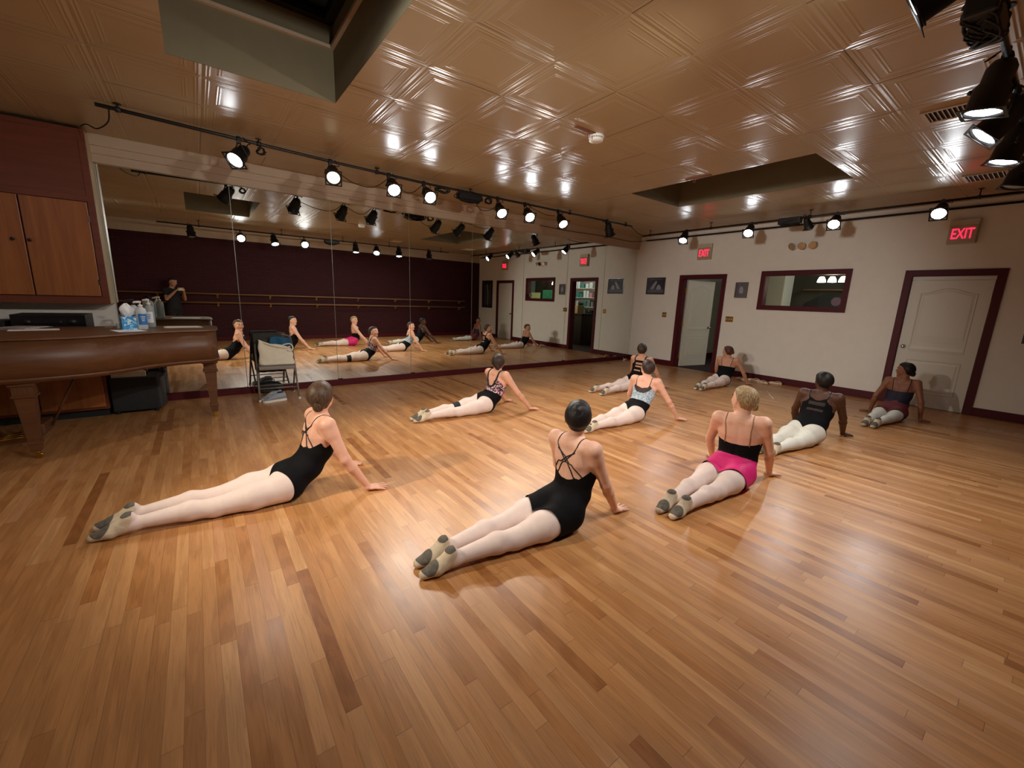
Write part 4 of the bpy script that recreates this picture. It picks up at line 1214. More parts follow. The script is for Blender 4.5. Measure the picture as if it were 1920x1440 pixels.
        cl = [((cl[max(i - 1, 0)] + cl[i] + cl[min(i + 1, len(cl) - 1)]) / 3) if 0 < i < len(cl) - 1 else cl[i] for i in range(len(cl))]
        MB().tube([p - loc for p in cl], wd_ * s, 8).build('strap', m_, root)
    # skirt: a loose second surface round hips and thighs
    if cfg.get('skirt'):
        m_, x0, x1, fl_ = cfg['skirt']
        P = Prims()
        P.l = [(a, b, r1 + 0.006 * s, r2 + 0.006 * s, 0.03 * s, la, kx) for a, b, r1, r2, k, la, kx in (torso.l[:2] + [t_ for t_ in torso.l if abs(t_[2] - 0.078 * s * g) < 1e-6] + [q_ for q_ in legs.l if q_[2] > 0.079 * s * gl])]
        lo, hi = P.bounds(); F2 = Field(lo - 0.03, hi + 0.03, 0.007); P.fill(F2)
        V2, T2, N2 = surface(F2)
        lc = ((V2 - o) @ Rz) / s; S2, L2, D2_ = pelvis_fields(sp, V2)
        fld = np.minimum((lc[:, 0] - (x0 + 0.42 * np.abs(lc[:, 1]))), (x1 - S2) * 0.1)
        if cfg.get('skirt_back'): fld = np.minimum(fld, D2_ + 0.05)
        ang = np.arctan2(lc[:, 1], lc[:, 2] - 0.09)
        flare = np.clip((0.99 - lc[:, 0]) / 0.15, 0, 1)
        off = 0.001 + flare * fl_ * (0.6 + 0.5 * np.sin(ang * 7 + 1.3))
        V2 = V2 + N2 * (off * s)[:, None]; V2[:, 2] = np.maximum(V2[:, 2], 0.004)
        shell('skirt', V2, T2, N2, fld, 0.0, m_, root, L0)
    if cfg.get('knee_band'):
        q = 1
        c = Wd((0.575, 0.080 * spread, 0.062)); dd = np.abs(local[:, 0] - 0.60)
        fb = np.minimum((0.042 - dd) * s, y * s + 0.0)
        shell('knee_band', V, T, N, fb, 0.006, M_KNEE, root, L0)
    if cfg.get('earring'):
        for q in (1, -1): MB().sphere(Vector(X(0.012, 0.080 * q, -0.040)) - loc, 0.006 * s, 10).build('earring', M_BRASS, root)
    return root
# ------------------------------------------------------------------ the nine dancers
SK_A = ('light', lin(222, 168, 142)); SK_B = ('fair', lin(226, 178, 154)); SK_T = ('tan', lin(200, 146, 116)); SK_H = ('deep_brown', lin(84, 54, 40)); SK_I = ('brown', lin(140, 92, 68))
H_BROWN = hair_mat('brown', lin(46, 32, 23), lin(92, 68, 48)); H_BLACK = hair_mat('black', lin(16, 13, 13), lin(34, 27, 26)); H_BLOND = hair_mat('streaked_blond', lin(84, 64, 44), lin(188, 160, 118)); H_DARK = hair_mat('dark_brown', lin(36, 26, 22), lin(66, 50, 42)); H_RED = hair_mat('auburn', lin(56, 34, 26), lin(104, 66, 48))
CROSS = [(M_STRAP, 0.0042, [(2.95, 0.075, 1), (3.7, 0.035, 1), (4.4, -0.015, 1), (4.95, -0.062, 1), (4.9, -0.085, -1), (4.35, -0.080, -1)]), (M_STRAP, 0.0042, [(3.2, 0.115, 1), (3.9, 0.055, 1), (4.5, -0.005, 1), (4.95, -0.070, 1)]),
         (M_STRAP, 0.0042, [(2.95, -0.075, 1), (3.7, -0.035, 1), (4.4, 0.015, 1), (4.95, 0.062, 1), (4.9, 0.085, -1), (4.35, 0.080, -1)]), (M_STRAP, 0.0042, [(3.2, -0.115, 1), (3.9, -0.055, 1), (4.5, 0.005, 1), (4.95, 0.070, 1)])]
def cami(m, wd=0.0045, s0=3.2, l0=0.085): return [(m, wd, [(s0, q * l0, 1), (4.3, q * 0.088, 1), (4.9, q * 0.092, 1), (4.9, q * 0.092, -1), (4.35, q * 0.080, -1)]) for q in (1, -1)]
low = lambda b, c: (lambda a, l: b + c * a * a)
cast = [
 dict(key='A', toe=(-0.625, 3.20), heading=-1.0, scale=1.06, hx=1.205, hz=0.672, hy=-0.02, yaw=66, pitch=4, wristR=(0.895, 2.94), wristL=(0.87, 3.50), handR=(0.97, -0.08, 0), handL=(0.97, -0.10, 0), skin=SK_A, hair_m=H_BROWN, bun=(-0.085, 0.0, -0.040, 0.033), voxel=0.0055, earring=1,
      back=low(2.75, 42), top=M_LEO, straps=CROSS, footL=(0.0, 0.02), twist=6, leg=1.0, label='dancer at front left, black leotard with crossed straps, brown hair in a low bun'),
 dict(key='B', toe=(0.805, 1.84), heading=-2.0, scale=1.03, hx=1.07, hz=0.70, hy=-0.01, yaw=40, pitch=6, wristR=(2.215, 1.675), wristL=(2.20, 2.10), handR=(0.95, 0.12, 0), handL=(0.9, 0.4, 0), skin=SK_B, hair_m=H_BLACK, bun=(-0.06, 0.0, 0.066, 0.036), voxel=0.0055, earring=1,
      back=low(2.70, 40), top=M_LEO, straps=CROSS, skirt=(M_LEO, 0.745, 2.15, 0.006), footL=(0.01, 0.0), twist=5, leg=1.06, label='dancer in the front centre, black leotard with a short black skirt, sleek black hair'),
 dict(key='C', toe=(2.48, 1.45), heading=2.0, scale=1.03, hx=1.03, hz=0.69, hy=0.0, yaw=64, pitch=4, wristR=(3.895, 1.345), wristL=(3.86, 1.84), handR=(0.95, -0.2, 0), handL=(0.9, 0.4, 0), skin=SK_B, hair_m=H_BLOND, bun=(-0.085, -0.024, -0.030, 0.030), voxel=0.0055, earring=None, girth=1.06,
      back=low(3.25, 4), front=4.3, top=M_LEO, straps=cami(M_TAN, 0.0048, 3.2, 0.09), skirt=(M_PINK, 0.740, 2.0, 0.008), twist=12, leg=1.0, tights=M_TIGHTS, label='dancer in a bright magenta skirt and black camisole, streaked blond hair'),
 dict(key='D', toe=(1.895, 4.42), heading=0.0, scale=1.04, hx=1.165, hz=0.61, hy=0.0, yaw=52, pitch=8, wristR=(3.44, 4.13), wristL=(3.42, 4.66), handR=(0.97, -0.16, 0), handL=(0.9, 0.35, 0), skin=SK_A, hair_m=H_DARK, bun=(-0.088, 0.0, -0.040, 0.030), knee_band=1,
      back=lambda a, l: 3.02 + np.clip((a - 0.030) / 0.045, 0, 2) ** 1.6 * 1.1, front=4.6, split=2.25, top=M_FLORAL, bottom=M_LEO,
      straps=[(M_STRAP, 0.0115, [(3.0, 0.0, 1), (3.06, q * 0.030, 1), (3.5, q * 0.056, 1), (4.3, q * 0.072, 1), (4.9, q * 0.084, 1), (4.9, q * 0.09, -1), (4.35, q * 0.08, -1)]) for q in (1, -1)], twist=8, label='dancer near the mirrors, flower-print black leotard and a black knee band'),
 dict(key='E', toe=(3.36, 3.10), heading=1.5, scale=0.98, hx=1.215, hz=0.665, hy=0.0, yaw=56, pitch=8, wristR=(4.81, 2.80), wristL=(4.72, 3.45), handR=(0.80, -0.55, 0), handL=(0.8, 0.6, 0), skin=SK_A, hair_m=H_DARK, bun=(-0.05, 0.0, 0.060, 0.030),
      back=lambda a, l: 3.75 + 90 * a * a, front=4.5, split=2.15, top=M_LACE, bottom=M_LEO, sheer=lambda a, S, D: np.minimum((S - 3.02 - 60 * a * a) * 0.1, (D - 0.0)), straps=cami(M_STRAP, 0.0042, 3.9, 0.095), twist=10, label='dancer in the middle, pale blue lace leotard top with a dark sheer back inset'),
 dict(key='F', toe=(4.995, 4.37), heading=1.0, scale=1.0, hx=1.20, hz=0.665, hy=0.03, yaw=42, pitch=4, wristR=(6.50, 4.14), wristL=(6.46, 4.70), handR=(0.9, -0.4, 0), handL=(0.8, 0.5, 0), skin=SK_T, hair_m=H_DARK, bun=(-0.05, 0, 0.062, 0.030),
      back=lambda a, l: 4.9 + 0 * a, front=4.8, top=M_LEO, sheer_open=1, sheer=lambda a, S, D: np.minimum(np.minimum((0.062 - a) * 0.8, np.sin((S - 2.45) * 2 * PI / 0.44) * 0.012 + 0.002), np.minimum((S - 2.5) * 0.1, (4.65 - S) * 0.1)) + np.where(D > 0, 0, -1), foot=(0, 0), footL=(0.0, 0.06), footR=(0.0, -0.05),
      straps=[(M_STRAP, 0.012, [(4.7, q * 0.085, 1), (4.95, q * 0.088, 1), (4.9, q * 0.09, -1), (4.35, q * 0.08, -1)]) for q in (1, -1)], twist=6, label='dancer behind the lace-top one, black leotard with a ladder of slits down the back'),
 dict(key='G', toe=(6.90, 3.70), heading=4.0, scale=0.96, hx=1.20, hz=0.645, hy=0.03, yaw=70, pitch=3, wristR=(8.33, 3.50), wristL=(8.28, 4.05), handR=(0.8, -0.5, 0), handL=(0.8, 0.5, 0), skin=SK_T, hair_m=H_RED, bun=(-0.098, -0.020, 0.0, 0.032),
      back=low(3.35, 2), front=4.3, top=M_LEO, straps=cami(M_STRAP, 0.0045, 3.3, 0.075), skirt=(M_LEO, 0.90, 1.9, 0.01), twist=8, label='farthest dancer, in front of the open doorway, black camisole leotard and auburn bun'),
 dict(key='H', toe=(4.405, 1.61), heading=-3.0, scale=1.0, hx=1.215, hz=0.665, hy=0.0, yaw=40, pitch=2, tilt=-6, wristR=(5.98, 1.37), wristL=(5.95, 1.86), handR=(0.9, -0.35, 0), handL=(0.8, 0.5, 0), skin=SK_H, hair_m=H_BLACK, bun=(-0.035, 0.0, 0.070, 0.040), girth=1.10, tights=M_TIGHTSW, armhole=0.145,
      back=lambda a, l: 4.55 + np.clip(a - 0.02, 0, 1) * 6.0, front=4.8, top=M_LEO, sheer=lambda a, S, D: np.minimum(np.minimum((0.078 - a) * 0.8, np.minimum((S - 2.75) * 0.1, (4.35 - S) * 0.1)), np.abs(S - 3.42) * 0.1 - 0.018) + np.where(D > 0, 0, -1), sheer_m=mat('brown_sheer_mesh', lin(46, 32, 27), 0.75),
      straps=[(M_STRAP, 0.006, [(4.9, q * 0.085, 1), (4.95, q * 0.088, 1), (4.9, q * 0.09, -1), (4.35, q * 0.08, -1)]) for q in (1, -1)], twist=6, label='dancer with deep brown skin, black leotard with sheer back stripes and short black hair'),
 dict(key='I', toe=(6.755, 1.31), heading=-3.0, scale=0.94, hx=1.185, hz=0.72, hy=0.0, yaw=80, pitch=3, wristR=(7.80, 0.985), wristL=(7.83, 1.53), handR=(0.75, -0.62, 0), handL=(0.15, 1.0, 0), skin=SK_I, hair_m=H_BLACK, bun=(-0.090, -0.010, -0.045, 0.032), tights=M_TIGHTSW,
      back=low(3.45, 8), front=4.3, top=M_NAVY, straps=cami(M_STRAP, 0.0045, 3.45, 0.085), skirt=(M_BURG, 0.73, 2.1, 0.008), twist=6, label='dancer before the closed white door, navy camisole and maroon skirt'),
]
import os
for c_ in cast: dancer(c_)

# ------------------------------------------------------------------ the person taking the picture, reflected in the mirror
def photographer():
    Fd = np.array([0.60, 0.80, 0]); Lf = np.array([-0.80, 0.60, 0]); Z = np.array([0, 0, 1.0])
    c = np.array([-0.50, -0.315, 0.0])
    Wd = lambda f, l, z: c + Fd * f + Lf * l + Z * z
    torso, arms, legs, headP, hands = Prims(), Prims(), Prims(), Prims(), Prims()
    sp = [(Wd(0, 0, 0.84), 0.150, 0.10, Lf), (Wd(0, 0, 0.92), 0.165, 0.112, Lf), (Wd(0.01, 0, 1.06), 0.130, 0.095, Lf), (Wd(0.005, 0, 1.18), 0.138, 0.098, Lf), (Wd(-0.005, 0, 1.29), 0.150, 0.098, Lf), (Wd(-0.015, 0, 1.38), 0.12, 0.066, Lf), (Wd(-0.01, 0, 1.43), 0.055, 0.05, Lf)]
    for i in range(0, 5):
        a, b = sp[i], sp[i + 1]; torso.cap(a[0], b[0], a[2], b[2], 0.045, Lf, 0.5 * (a[1] / a[2] + b[1] / b[2]))
    for q in (1, -1):
        torso.cap(Wd(-0.055, 0.07 * q, 0.87), Wd(-0.05, 0.075 * q, 0.91), 0.08, None, 0.03)
        torso.cap(Wd(0.075, 0.06 * q, 1.24), Wd(0.07, 0.062 * q, 1.27), 0.048, 0.04, 0.03)
        legs.cap(Wd(0, 0.085 * q, 0.86), Wd(0.015, 0.09 * q, 0.47), 0.090, 0.058, 0.03); legs.cap(Wd(0.015, 0.09 * q, 0.47), Wd(-0.02, 0.092 * q, 0.33), 0.055, 0.056, 0.02); legs.cap(Wd(-0.02, 0.092 * q, 0.33), Wd(0, 0.095 * q, 0.08), 0.056, 0.036, 0.02)
        legs.cap(Wd(-0.03, 0.095 * q, 0.035), Wd(0.10, 0.105 * q, 0.033), 0.032, 0.030, 0.02, Lf, 1.2); legs.cap(Wd(0.10, 0.105 * q, 0.030), Wd(0.17, 0.11 * q, 0.024), 0.030, 0.022, 0.01, Lf, 1.4)
    ph = Wd(0.375, 0.045, 1.415)
    for q in (1, -1):
        sh = Wd(-0.01, 0.165 * q, 1.375); el = Wd(0.10, 0.225 * q, 1.16); wr = ph + Lf * (0.098 * q) - Fd * 0.045 - Z * 0.045
        torso.cap(Wd(-0.012, 0.04 * q, 1.39), sh, 0.05, 0.046, 0.03)
        arms.cap(sh, el, 0.047, 0.036, 0.03); arms.cap(el, el + (wr - el) * 0.3, 0.036, 0.036, 0.015); arms.cap(el + (wr - el) * 0.3, wr, 0.036, 0.022, 0.015)
        d = unit(-Lf * q * 0.50 + Fd * 0.50 + Z * 0.70)
        hand_prims(hands, wr, d, unit(-Lf * q * 0.6 - Fd * 0.75 + Z * 0.1), unit(Lf * q + Fd * 0.6), 0.95, curl=0.75, spread=0.06)
    hc = Wd(0.05, -0.005, 1.595); f = unit(Fd * 0.96 - Z * 0.26)
    f, l, u, X = head_prims(headP, hc, f, Z, 1.0, sp[6][0] - Z * 0.03)
    P = Prims(); P.l = torso.l + arms.l + legs.l + headP.l + hands.l
    lo, hi = P.bounds(); F = Field(lo - 0.02, hi + 0.02, 0.007); P.fill(F); V, T, N = surface(F)
    V = eye_sockets(V, f, X, 1.0)
    loc = np.array([c[0], c[1], 0.0])
    V[:, 2] = np.maximum(V[:, 2], 0.002)
    root = npmesh('person', V, T, skin_mat('medium', lin(196, 146, 118)), None, loc); root.location = loc
    tag(root, 'standing person in a black T-shirt raising a phone, seen only in the mirror', 'person')
    face_parts(root, loc, f, l, u, X, 1.0, H_DARK); hair_part(root, loc, f, l, u, X, 1.0, H_DARK, (-0.10, 0.0, 0.02, 0.038), 0.006)
    dt, da, dh, dg, dw = torso.at(V), arms.at(V), headP.at(V), legs.at(V), hands.at(V)
    S, Lx, Vx = pelvis_fields(sp, V)
    el_ = np.array([Wd(0.10, 0.225, 1.16), Wd(0.10, -0.225, 1.16)]); sh_ = np.array([Wd(-0.01, 0.165, 1.375), Wd(-0.01, -0.165, 1.375)])
    par = np.minimum(*[((V - sh_[k]) @ (el_[k] - sh_[k])) / ((el_[k] - sh_[k]) @ (el_[k] - sh_[k])) + 9 * (np.linalg.norm(V - (sh_[k] + el_[k]) / 2, axis=1) > 0.24) for k in (0, 1)])
    sleeve = np.where(da < dt, (0.62 - par) * 0.2, 0.2)
    sleeve = np.minimum(sleeve, (dw - np.minimum(da, dt)) + 0.02)
    tee = np.minimum(np.minimum(sleeve, (V[:, 2] - 0.90)), np.minimum((1.435 - V[:, 2]) + (np.abs(Lx) > 0.10) * 0.05, dh - np.minimum(dt, da) + 0.004))
    shell('t_shirt', V, T, N, tee, 0.009, mat('black_t_shirt', lin(24, 22, 25), 0.85, bump=0.15, bscale=30), root, loc)
    pants = np.minimum(np.minimum(V[:, 2] - 0.085, 0.93 - V[:, 2]), np.minimum(da, dw) - np.minimum(dt, dg))
    shell('trousers', V, T, N, pants, 0.007, mat('charcoal_trousers', lin(22, 21, 24), 0.85, bump=0.15, bscale=30), root, loc)
    shell('shoes', V, T, N, 0.095 - V[:, 2], 0.006, mat('black_shoes', lin(16, 16, 16), 0.5), root, loc)
    # the phone is a thing of its own, held in both hands
    M = Matrix(((Lf[0], 0, -Fd[0], ph[0]), (Lf[1], 0, -Fd[1], ph[1]), (0, 1, 0, ph[2]), (0, 0, 0, 1)))
    t_ = MB().box((-0.074, -0.036, -0.004), (0.074, 0.036, 0.004), None, 0.003).build('phone', mat('pale_phone_case', lin(206, 190, 150), 0.4))
    t_.matrix_world = M
    tag(t_, 'pale phone held sideways in both hands of the person in the mirror', 'phone')
    boxobj('screen', (-0.070, -0.033, 0.0041), (0.070, 0.033, 0.0046), mat('phone_screen', lin(20, 20, 24), 0.1, emit=lin(120, 90, 60), estr=0.5), t_)
    m = MB(); m.box((0.040, 0.004, -0.0062), (0.068, 0.032, -0.0041), None, 0.001)
    for p in ((0.047, 0.011), (0.047, 0.025), (0.061, 0.018)): m.lathe([(0.0058, -0.0075), (0.0058, -0.006)], 14, Matrix.Translation((p[0], p[1], 0)))
    m.build('camera_bump', M_BLACK, t_)
photographer()
# ------------------------------------------------------------------ left corner: cabinets, audio, piano, chair
CF = 6.56
cab = empty('wall_cabinet', (-1.7, CF, 1.246), 0, 'wooden upper wall cabinet with plank doors, left of the mirrors', 'cabinet')
def lb(name, a, b, m, par, o, bev=0.0, label=None):
    return MB().box(Vector(a) - Vector(o), Vector(b) - Vector(o), None, bev).build(name, m, par, label)
O = (-1.7, CF, 1.246); CT = 3.045
lb('carcass', (-2.85, CF + 0.02, 1.252), (-0.815, YM + 0.028, CT - 0.02), M_CABRED, cab, O)
lb('side_panel', (-0.815, CF + 0.006, 1.248), (-0.792, YM + 0.028, CT), M_PALEPLY, cab, O, 0.002)
mb = MB()
for a, b in (((-2.85, 2.326), (-0.792, 2.389)), ((-2.85, 1.246), (-0.792, 1.318)), ((-0.850, 1.318), (-0.792, 2.326)), ((-0.850, 2.389), (-0.792, CT)), ((-2.85, CT - 0.05), (-0.850, CT))):
    mb.box(Vector((a[0], CF - 0.002, a[1])) - Vector(O), Vector((b[0], CF + 0.02, b[1])) - Vector(O), None, 0.002)
mb.build('face_frame', M_CABRED, cab)
lb('header_panel', (-2.85, CF + 0.006, 2.389), (-0.850, CF + 0.02, CT - 0.05), M_CABRED, cab, O)
for x0, x1, kx in ((-1.346, -0.856, -1.318), (-1.870, -1.358, -1.434), (-2.38, -1.882, -1.94), (-2.84, -2.39, -2.45)):
    d_ = lb('cabinet_door', (x0, CF - 0.016, 1.329), (x1, CF + 0.004, 2.319), M_CABWOOD, cab, O, 0.004)
    MB().lathe([(0.006, 0), (0.006, 0.012), (0.015, 0.018), (0.016, 0.026), (0.010, 0.032), (0.001, 0.033)], 16, Matrix.Translation(Vector((kx, CF - 0.016, 1.882)) - Vector(O)) @ frame_of((0, -1, 0))).build('door_knob', M_IRON, d_)
for z in (1.48, 2.15): lb('hinge', (-0.862, CF - 0.022, z - 0.03), (-0.846, CF - 0.012, z + 0.03), M_CHROME, cab, O)

O = (-1.8, 6.3, 0); bc = empty('base_cabinet', O, 0, 'low brown base cabinet behind the piano under the wall cabinet', 'cabinet')
lb('carcass', (-2.85, 6.32, 0.09), (-0.905, YM + 0.028, 0.93), M_CABRED, bc, O)
lb('toe_kick', (-2.85, 6.38, 0.0), (-0.92, YM, 0.09), M_BLACKR, bc, O)
lb('counter_top', (-2.85, 6.28, 0.93), (-0.89, YM + 0.028, 0.965), M_CABRED, bc, O, 0.004)
for x0, x1 in ((-1.42, -0.93), (-1.93, -1.43), (-2.44, -1.94)):
    d_ = lb('cabinet_door', (x0, 6.30, 0.12), (x1, 6.32, 0.91), M_CABWOOD, bc, O, 0.004)
    MB().lathe([(0.006, 0), (0.014, 0.018), (0.014, 0.026), (0.001, 0.03)], 14, Matrix.Translation(Vector((x0 + 0.04, 6.30, 0.8)) - Vector(O)) @ frame_of((0, -1, 0))).build('door_knob', M_IRON, d_)

O = (-1.25, 6.5, 0.965); au = empty('audio_receiver', O, 0, 'black audio receiver on the counter in the shadow under the wall cabinet', 'stereo')
lb('housing', (-1.52, 6.34, 0.975), (-0.98, 6.74, 1.135), M_BLACK, au, O, 0.005)
lb('front_panel', (-1.515, 6.332, 0.985), (-0.985, 6.34, 1.13), mat('dark_glossy_front', lin(18, 18, 20), 0.2), au, O)
for x, r in ((-1.40, 0.028), (-1.08, 0.032), (-1.17, 0.014)): MB().lathe([(r, 0), (r * 0.92, 0.022), (0.001, 0.023)], 20, Matrix.Translation(Vector((x, 6.332, 1.06)) - Vector(O)) @ frame_of((0, -1, 0))).build('control_knob', M_IRON, au)
for x in (-1.48, -1.02):
    for y in (6.4, 6.68): lb('foot', (x - 0.02, y - 0.02, 0.965), (x + 0.02, y + 0.02, 0.976), M_BLACKR, au, O)
O = (-1.78, 6.5, 0.965); cdp = empty('disc_player', O, 0, 'slim black disc player with a silver tray on the counter, left of the receiver', 'stereo')
lb('housing', (-2.02, 6.34, 0.966), (-1.56, 6.7, 1.07), M_BLACK, cdp, O, 0.004)
lb('disc_tray', (-1.86, 6.332, 1.02), (-1.66, 6.34, 1.05), M_CHROME, cdp, O)
O = (-2.2, 6.35, 0.965)
sp_ = MB(); sp_.box((-0.10, -0.0, 0.0), (0.10, 0.2, 0.30), None, 0.008); s_ = sp_.build('desk_speaker', M_BLACK); s_.location = (-2.16, 6.36, 0.966)
tag(s_, 'small black bookshelf speaker on the counter at the left picture edge', 'speaker')
MB().lathe([(0.072, 0.0), (0.068, 0.006), (0.02, -0.008 + 0.012), (0.001, 0.008)], 24, Matrix.Translation((0, -0.001, 0.13)) @ frame_of((0, -1, 0))).build('speaker_cone', mat('grey_speaker_cone', lin(52, 52, 54), 0.6), s_)

# black loudspeaker on the floor with things on top
O = (-0.66, 6.52, 0); ls = empty('floor_speaker', O, 0, 'black loudspeaker box on the floor by the mirror behind the piano', 'speaker')
mb = MB(); mb.box(Vector((-0.885, 6.34, 0.03)) - Vector(O), Vector((-0.47, 6.78, 0.415)) - Vector(O), None, 0.012); mb.build('cabinet_box', mat('black_speaker_vinyl', lin(20, 21, 22), 0.6, bump=0.2, bscale=150), ls)
for x in (-0.85, -0.51):
    for y in (6.38, 6.74): MB().lathe([(0.022, 0), (0.022, 0.032)], 12, Matrix.Translation(Vector((x, y, 0)) - Vector(O))).build('foot', M_BLACKR, ls)
mb = MB(); pr_ = []
for k in range(13):
    a = -PI / 2 + PI * k / 12; pr_.append((0.0 + 0.055 * math.cos(a), 0.2 * math.sin(a)))
mb.prism([(p[0], p[1]) for p in pr_], 0.05, 0.40); g_ = mb.build('curved_grille', mat('dark_grey_grille', lin(44, 46, 46), 0.55, bump=0.4, bscale=300), ls); g_.location = Vector((-0.47, 6.56, 0)) - Vector(O)
bx = boxobj('cardboard_box', (-0.15, -0.15, 0), (0.15, 0.15, 0.065), M_CANVAS, None, 0.006); bx.location = (-0.72, 6.55, 0.416); tag(bx, 'flat cream box lying on the floor speaker behind the piano', 'box')
hp = empty('headphones', (-0.50, 6.52, 0.416), 0.4, 'dark headphones lying on the floor speaker beside the cream box', 'headphones')
mb = MB(); mb.tube([(0.085 * math.cos(a), 0.0, 0.062 + 0.10 * math.sin(a)) for a in [PI * k / 14 for k in range(15)]], 0.010, 8); mb.build('headband', M_BLACKR, hp)
for q in (1, -1): MB().lathe([(0.036, -0.014), (0.038, 0.0), (0.036, 0.016), (0.02, 0.018)], 18, Matrix.Translation((0.085 * q, 0, 0.042)) @ frame_of((1, 0, 0))).build('ear_cup', M_BLACK, hp)

# grand piano: tail to the right, bent side to us
bent = [(0.135, 5.70), (0.085, 5.56), (-0.03, 5.515), (-0.20, 5.47), (-0.40, 5.36), (-0.57, 5.19), (-0.74, 5.05), (-0.95, 4.96), (-1.20, 4.905), (-1.50, 4.88), (-1.85, 4.87)]
bent_s = [(v.x, v.y) for v in spline([(p[0], p[1], 0) for p in bent], 5)]
outline = [(-1.85, 6.22), (0.06, 6.22), (0.115, 6.20), (0.140, 6.14)] + bent_s
def grow(poly, d):
    n = len(poly); out = []
    for i in range(n):
        p0, p1, p2 = Vector(poly[i - 1]), Vector(poly[i]), Vector(poly[(i + 1) % n])
        t = (p2 - p0)
        nn = Vector((t.y, -t.x)).normalized()
        out.append(p1 + nn * d)
    return out
def area(p): return sum(p[i - 1][0] * p[i][1] - p[i][0] * p[i - 1][1] for i in range(len(p)))
sg = 1 if area(outline) > 0 else -1
O = Vector((-0.9, 5.6, 0)); pn = empty('grand_piano', O, 0, 'brown walnut grand piano with its lid shut, tail toward the chair', 'piano')
sh0 = [(p[0] - O.x, p[1] - O.y) for p in outline]
mb = MB(); inner = grow(sh0, -0.035 * sg); outer = [Vector(p) for p in sh0]
ra = mb.ring([(p.x, p.y, 0.665) for p in outer]); rb = mb.ring([(p.x, p.y, 1.0) for p in outer]); rc = mb.ring([(p.x, p.y, 1.0) for p in inner]); rd = mb.ring([(p.x, p.y, 0.665) for p in inner])
for a, b in ((ra, rb), (rb, rc), (rc, rd), (rd, ra)): mb.bridge(a, b)
mb.build('rim', M_PIANO, pn)
mb = MB(); bot = grow(sh0, -0.04 * sg); mb.prism([(p.x, p.y) for p in bot], 0.70, 0.73)
for y in (5.2, 5.55, 5.9): mb.box(Vector((-1.8, y - 0.04, 0.675)) - O, Vector((-0.75 if y < 5.3 else -0.2, y + 0.04, 0.72)) - O)
mb.build('bottom_boards', M_CABRED, pn)
mb = MB(); l0 = grow(sh0, 0.012 * sg); l1 = grow(sh0, 0.018 * sg); l2 = grow(sh0, 0.010 * sg)
r0 = mb.ring([(p.x, p.y, 1.003) for p in l0]); r1 = mb.ring([(p.x, p.y, 1.011) for p in l1]); r2 = mb.ring([(p.x, p.y, 1.020) for p in l2])
mb.bridge(r0, r1); mb.bridge(r1, r2); mb.face(r2); mb.face(r0[::-1])
mb.build('lid', M_PIANO, pn)
mb = MB()
mm = grow(sh0, 0.008 * sg); m2 = grow(sh0, -0.002 * sg)
for z in (0.690,):
    a = mb.ring([(p.x, p.y, z - 0.012) for p in m2]); b = mb.ring([(p.x, p.y, z) for p in mm]); c = mb.ring([(p.x, p.y, z + 0.012) for p in m2]); mb.bridge(a, b); mb.bridge(b, c)
mb.build('rim_moulding', M_PIANO, pn)
mb = MB(); mb.box(Vector((-2.12, 4.87, 0.60)) - O, Vector((-1.85, 6.22, 0.70)) - O, None, 0.006); mb.box(Vector((-2.12, 4.87, 0.70)) - O, Vector((-1.85, 4.94, 0.92)) - O, None, 0.006); mb.box(Vector((-2.12, 6.15, 0.70)) - O, Vector((-1.85, 6.22, 0.92)) - O, None, 0.006)
mb.build('key_bed', M_PIANO, pn)
mb = MB(); mb.box(Vector((-1.93, 4.945, 0.70)) - O, Vector((-1.86, 6.145, 0.90)) - O, None, 0.01); mb.build('fallboard', M_PIANO, pn)
def piano_leg(x, y, par):
    mb = MB()
    def sq(w, z, rot_=0): return mb.ring([Vector((x + sx * w, y + sy * w, z)) - O for sx, sy in ((-1, -1), (1, -1), (1, 1), (-1, 1))])
    prof = [(0.075, 0.672), (0.075, 0.635), (0.060, 0.628), (0.060, 0.56), (0.068, 0.553), (0.068, 0.54), (0.055, 0.530), (0.034, 0.165), (0.043, 0.158), (0.043, 0.135), (0.037, 0.128), (0.030, 0.068)]
    rr = [sq(*p) for p in prof]
    for a, b in zip(rr, rr[1:]):
        for i in range(4): mb.face([a[i], b[i], b[(i + 1) % 4], a[(i + 1) % 4]])
    mb.face(rr[0]); mb.face(rr[-1][::-1])
    for k in range(4):
        for s2 in (-1, 1): mb.box(Vector((x - 0.045 + k * 0.025, y + s2 * 0.0605 - 0.003, 0.57)) - O, Vector((x - 0.030 + k * 0.025, y + s2 * 0.0605 + 0.003, 0.62)) - O)
    l_ = mb.build('leg', M_PIANO, par)
    c = MB(); c.lathe([(0.022, 0.05), (0.022, 0.07)], 14, Matrix.Translation(Vector((x, y, 0)) - O)); c.lathe([(0.022, -0.011), (0.025, -0.007), (0.025, 0.007), (0.022, 0.011)], 18, Matrix.Translation(Vector((x + 0.01, y, 0.025)) - O) @ frame_of((0, 1, 0)))
    c.box(Vector((x - 0.01, y - 0.018, 0.02)) - O, Vector((x + 0.02, y - 0.013, 0.055)) - O); c.box(Vector((x - 0.01, y + 0.013, 0.02)) - O, Vector((x + 0.02, y + 0.018, 0.055)) - O)
    c.build('caster', M_BRASS, l_)
piano_leg(0.045, 5.76, pn); piano_leg(-1.20, 5.01, pn); piano_leg(-1.75, 6.08, pn)
ly = MB()
for dy in (-0.07, 0.07): ly.tube([Vector((-1.30, 5.55 + dy, 0.70)) - O, Vector((-1.30, 5.55 + dy * 1.3, 0.45)) - O, Vector((-1.30, 5.55 + dy, 0.20)) - O], 0.022, 12)
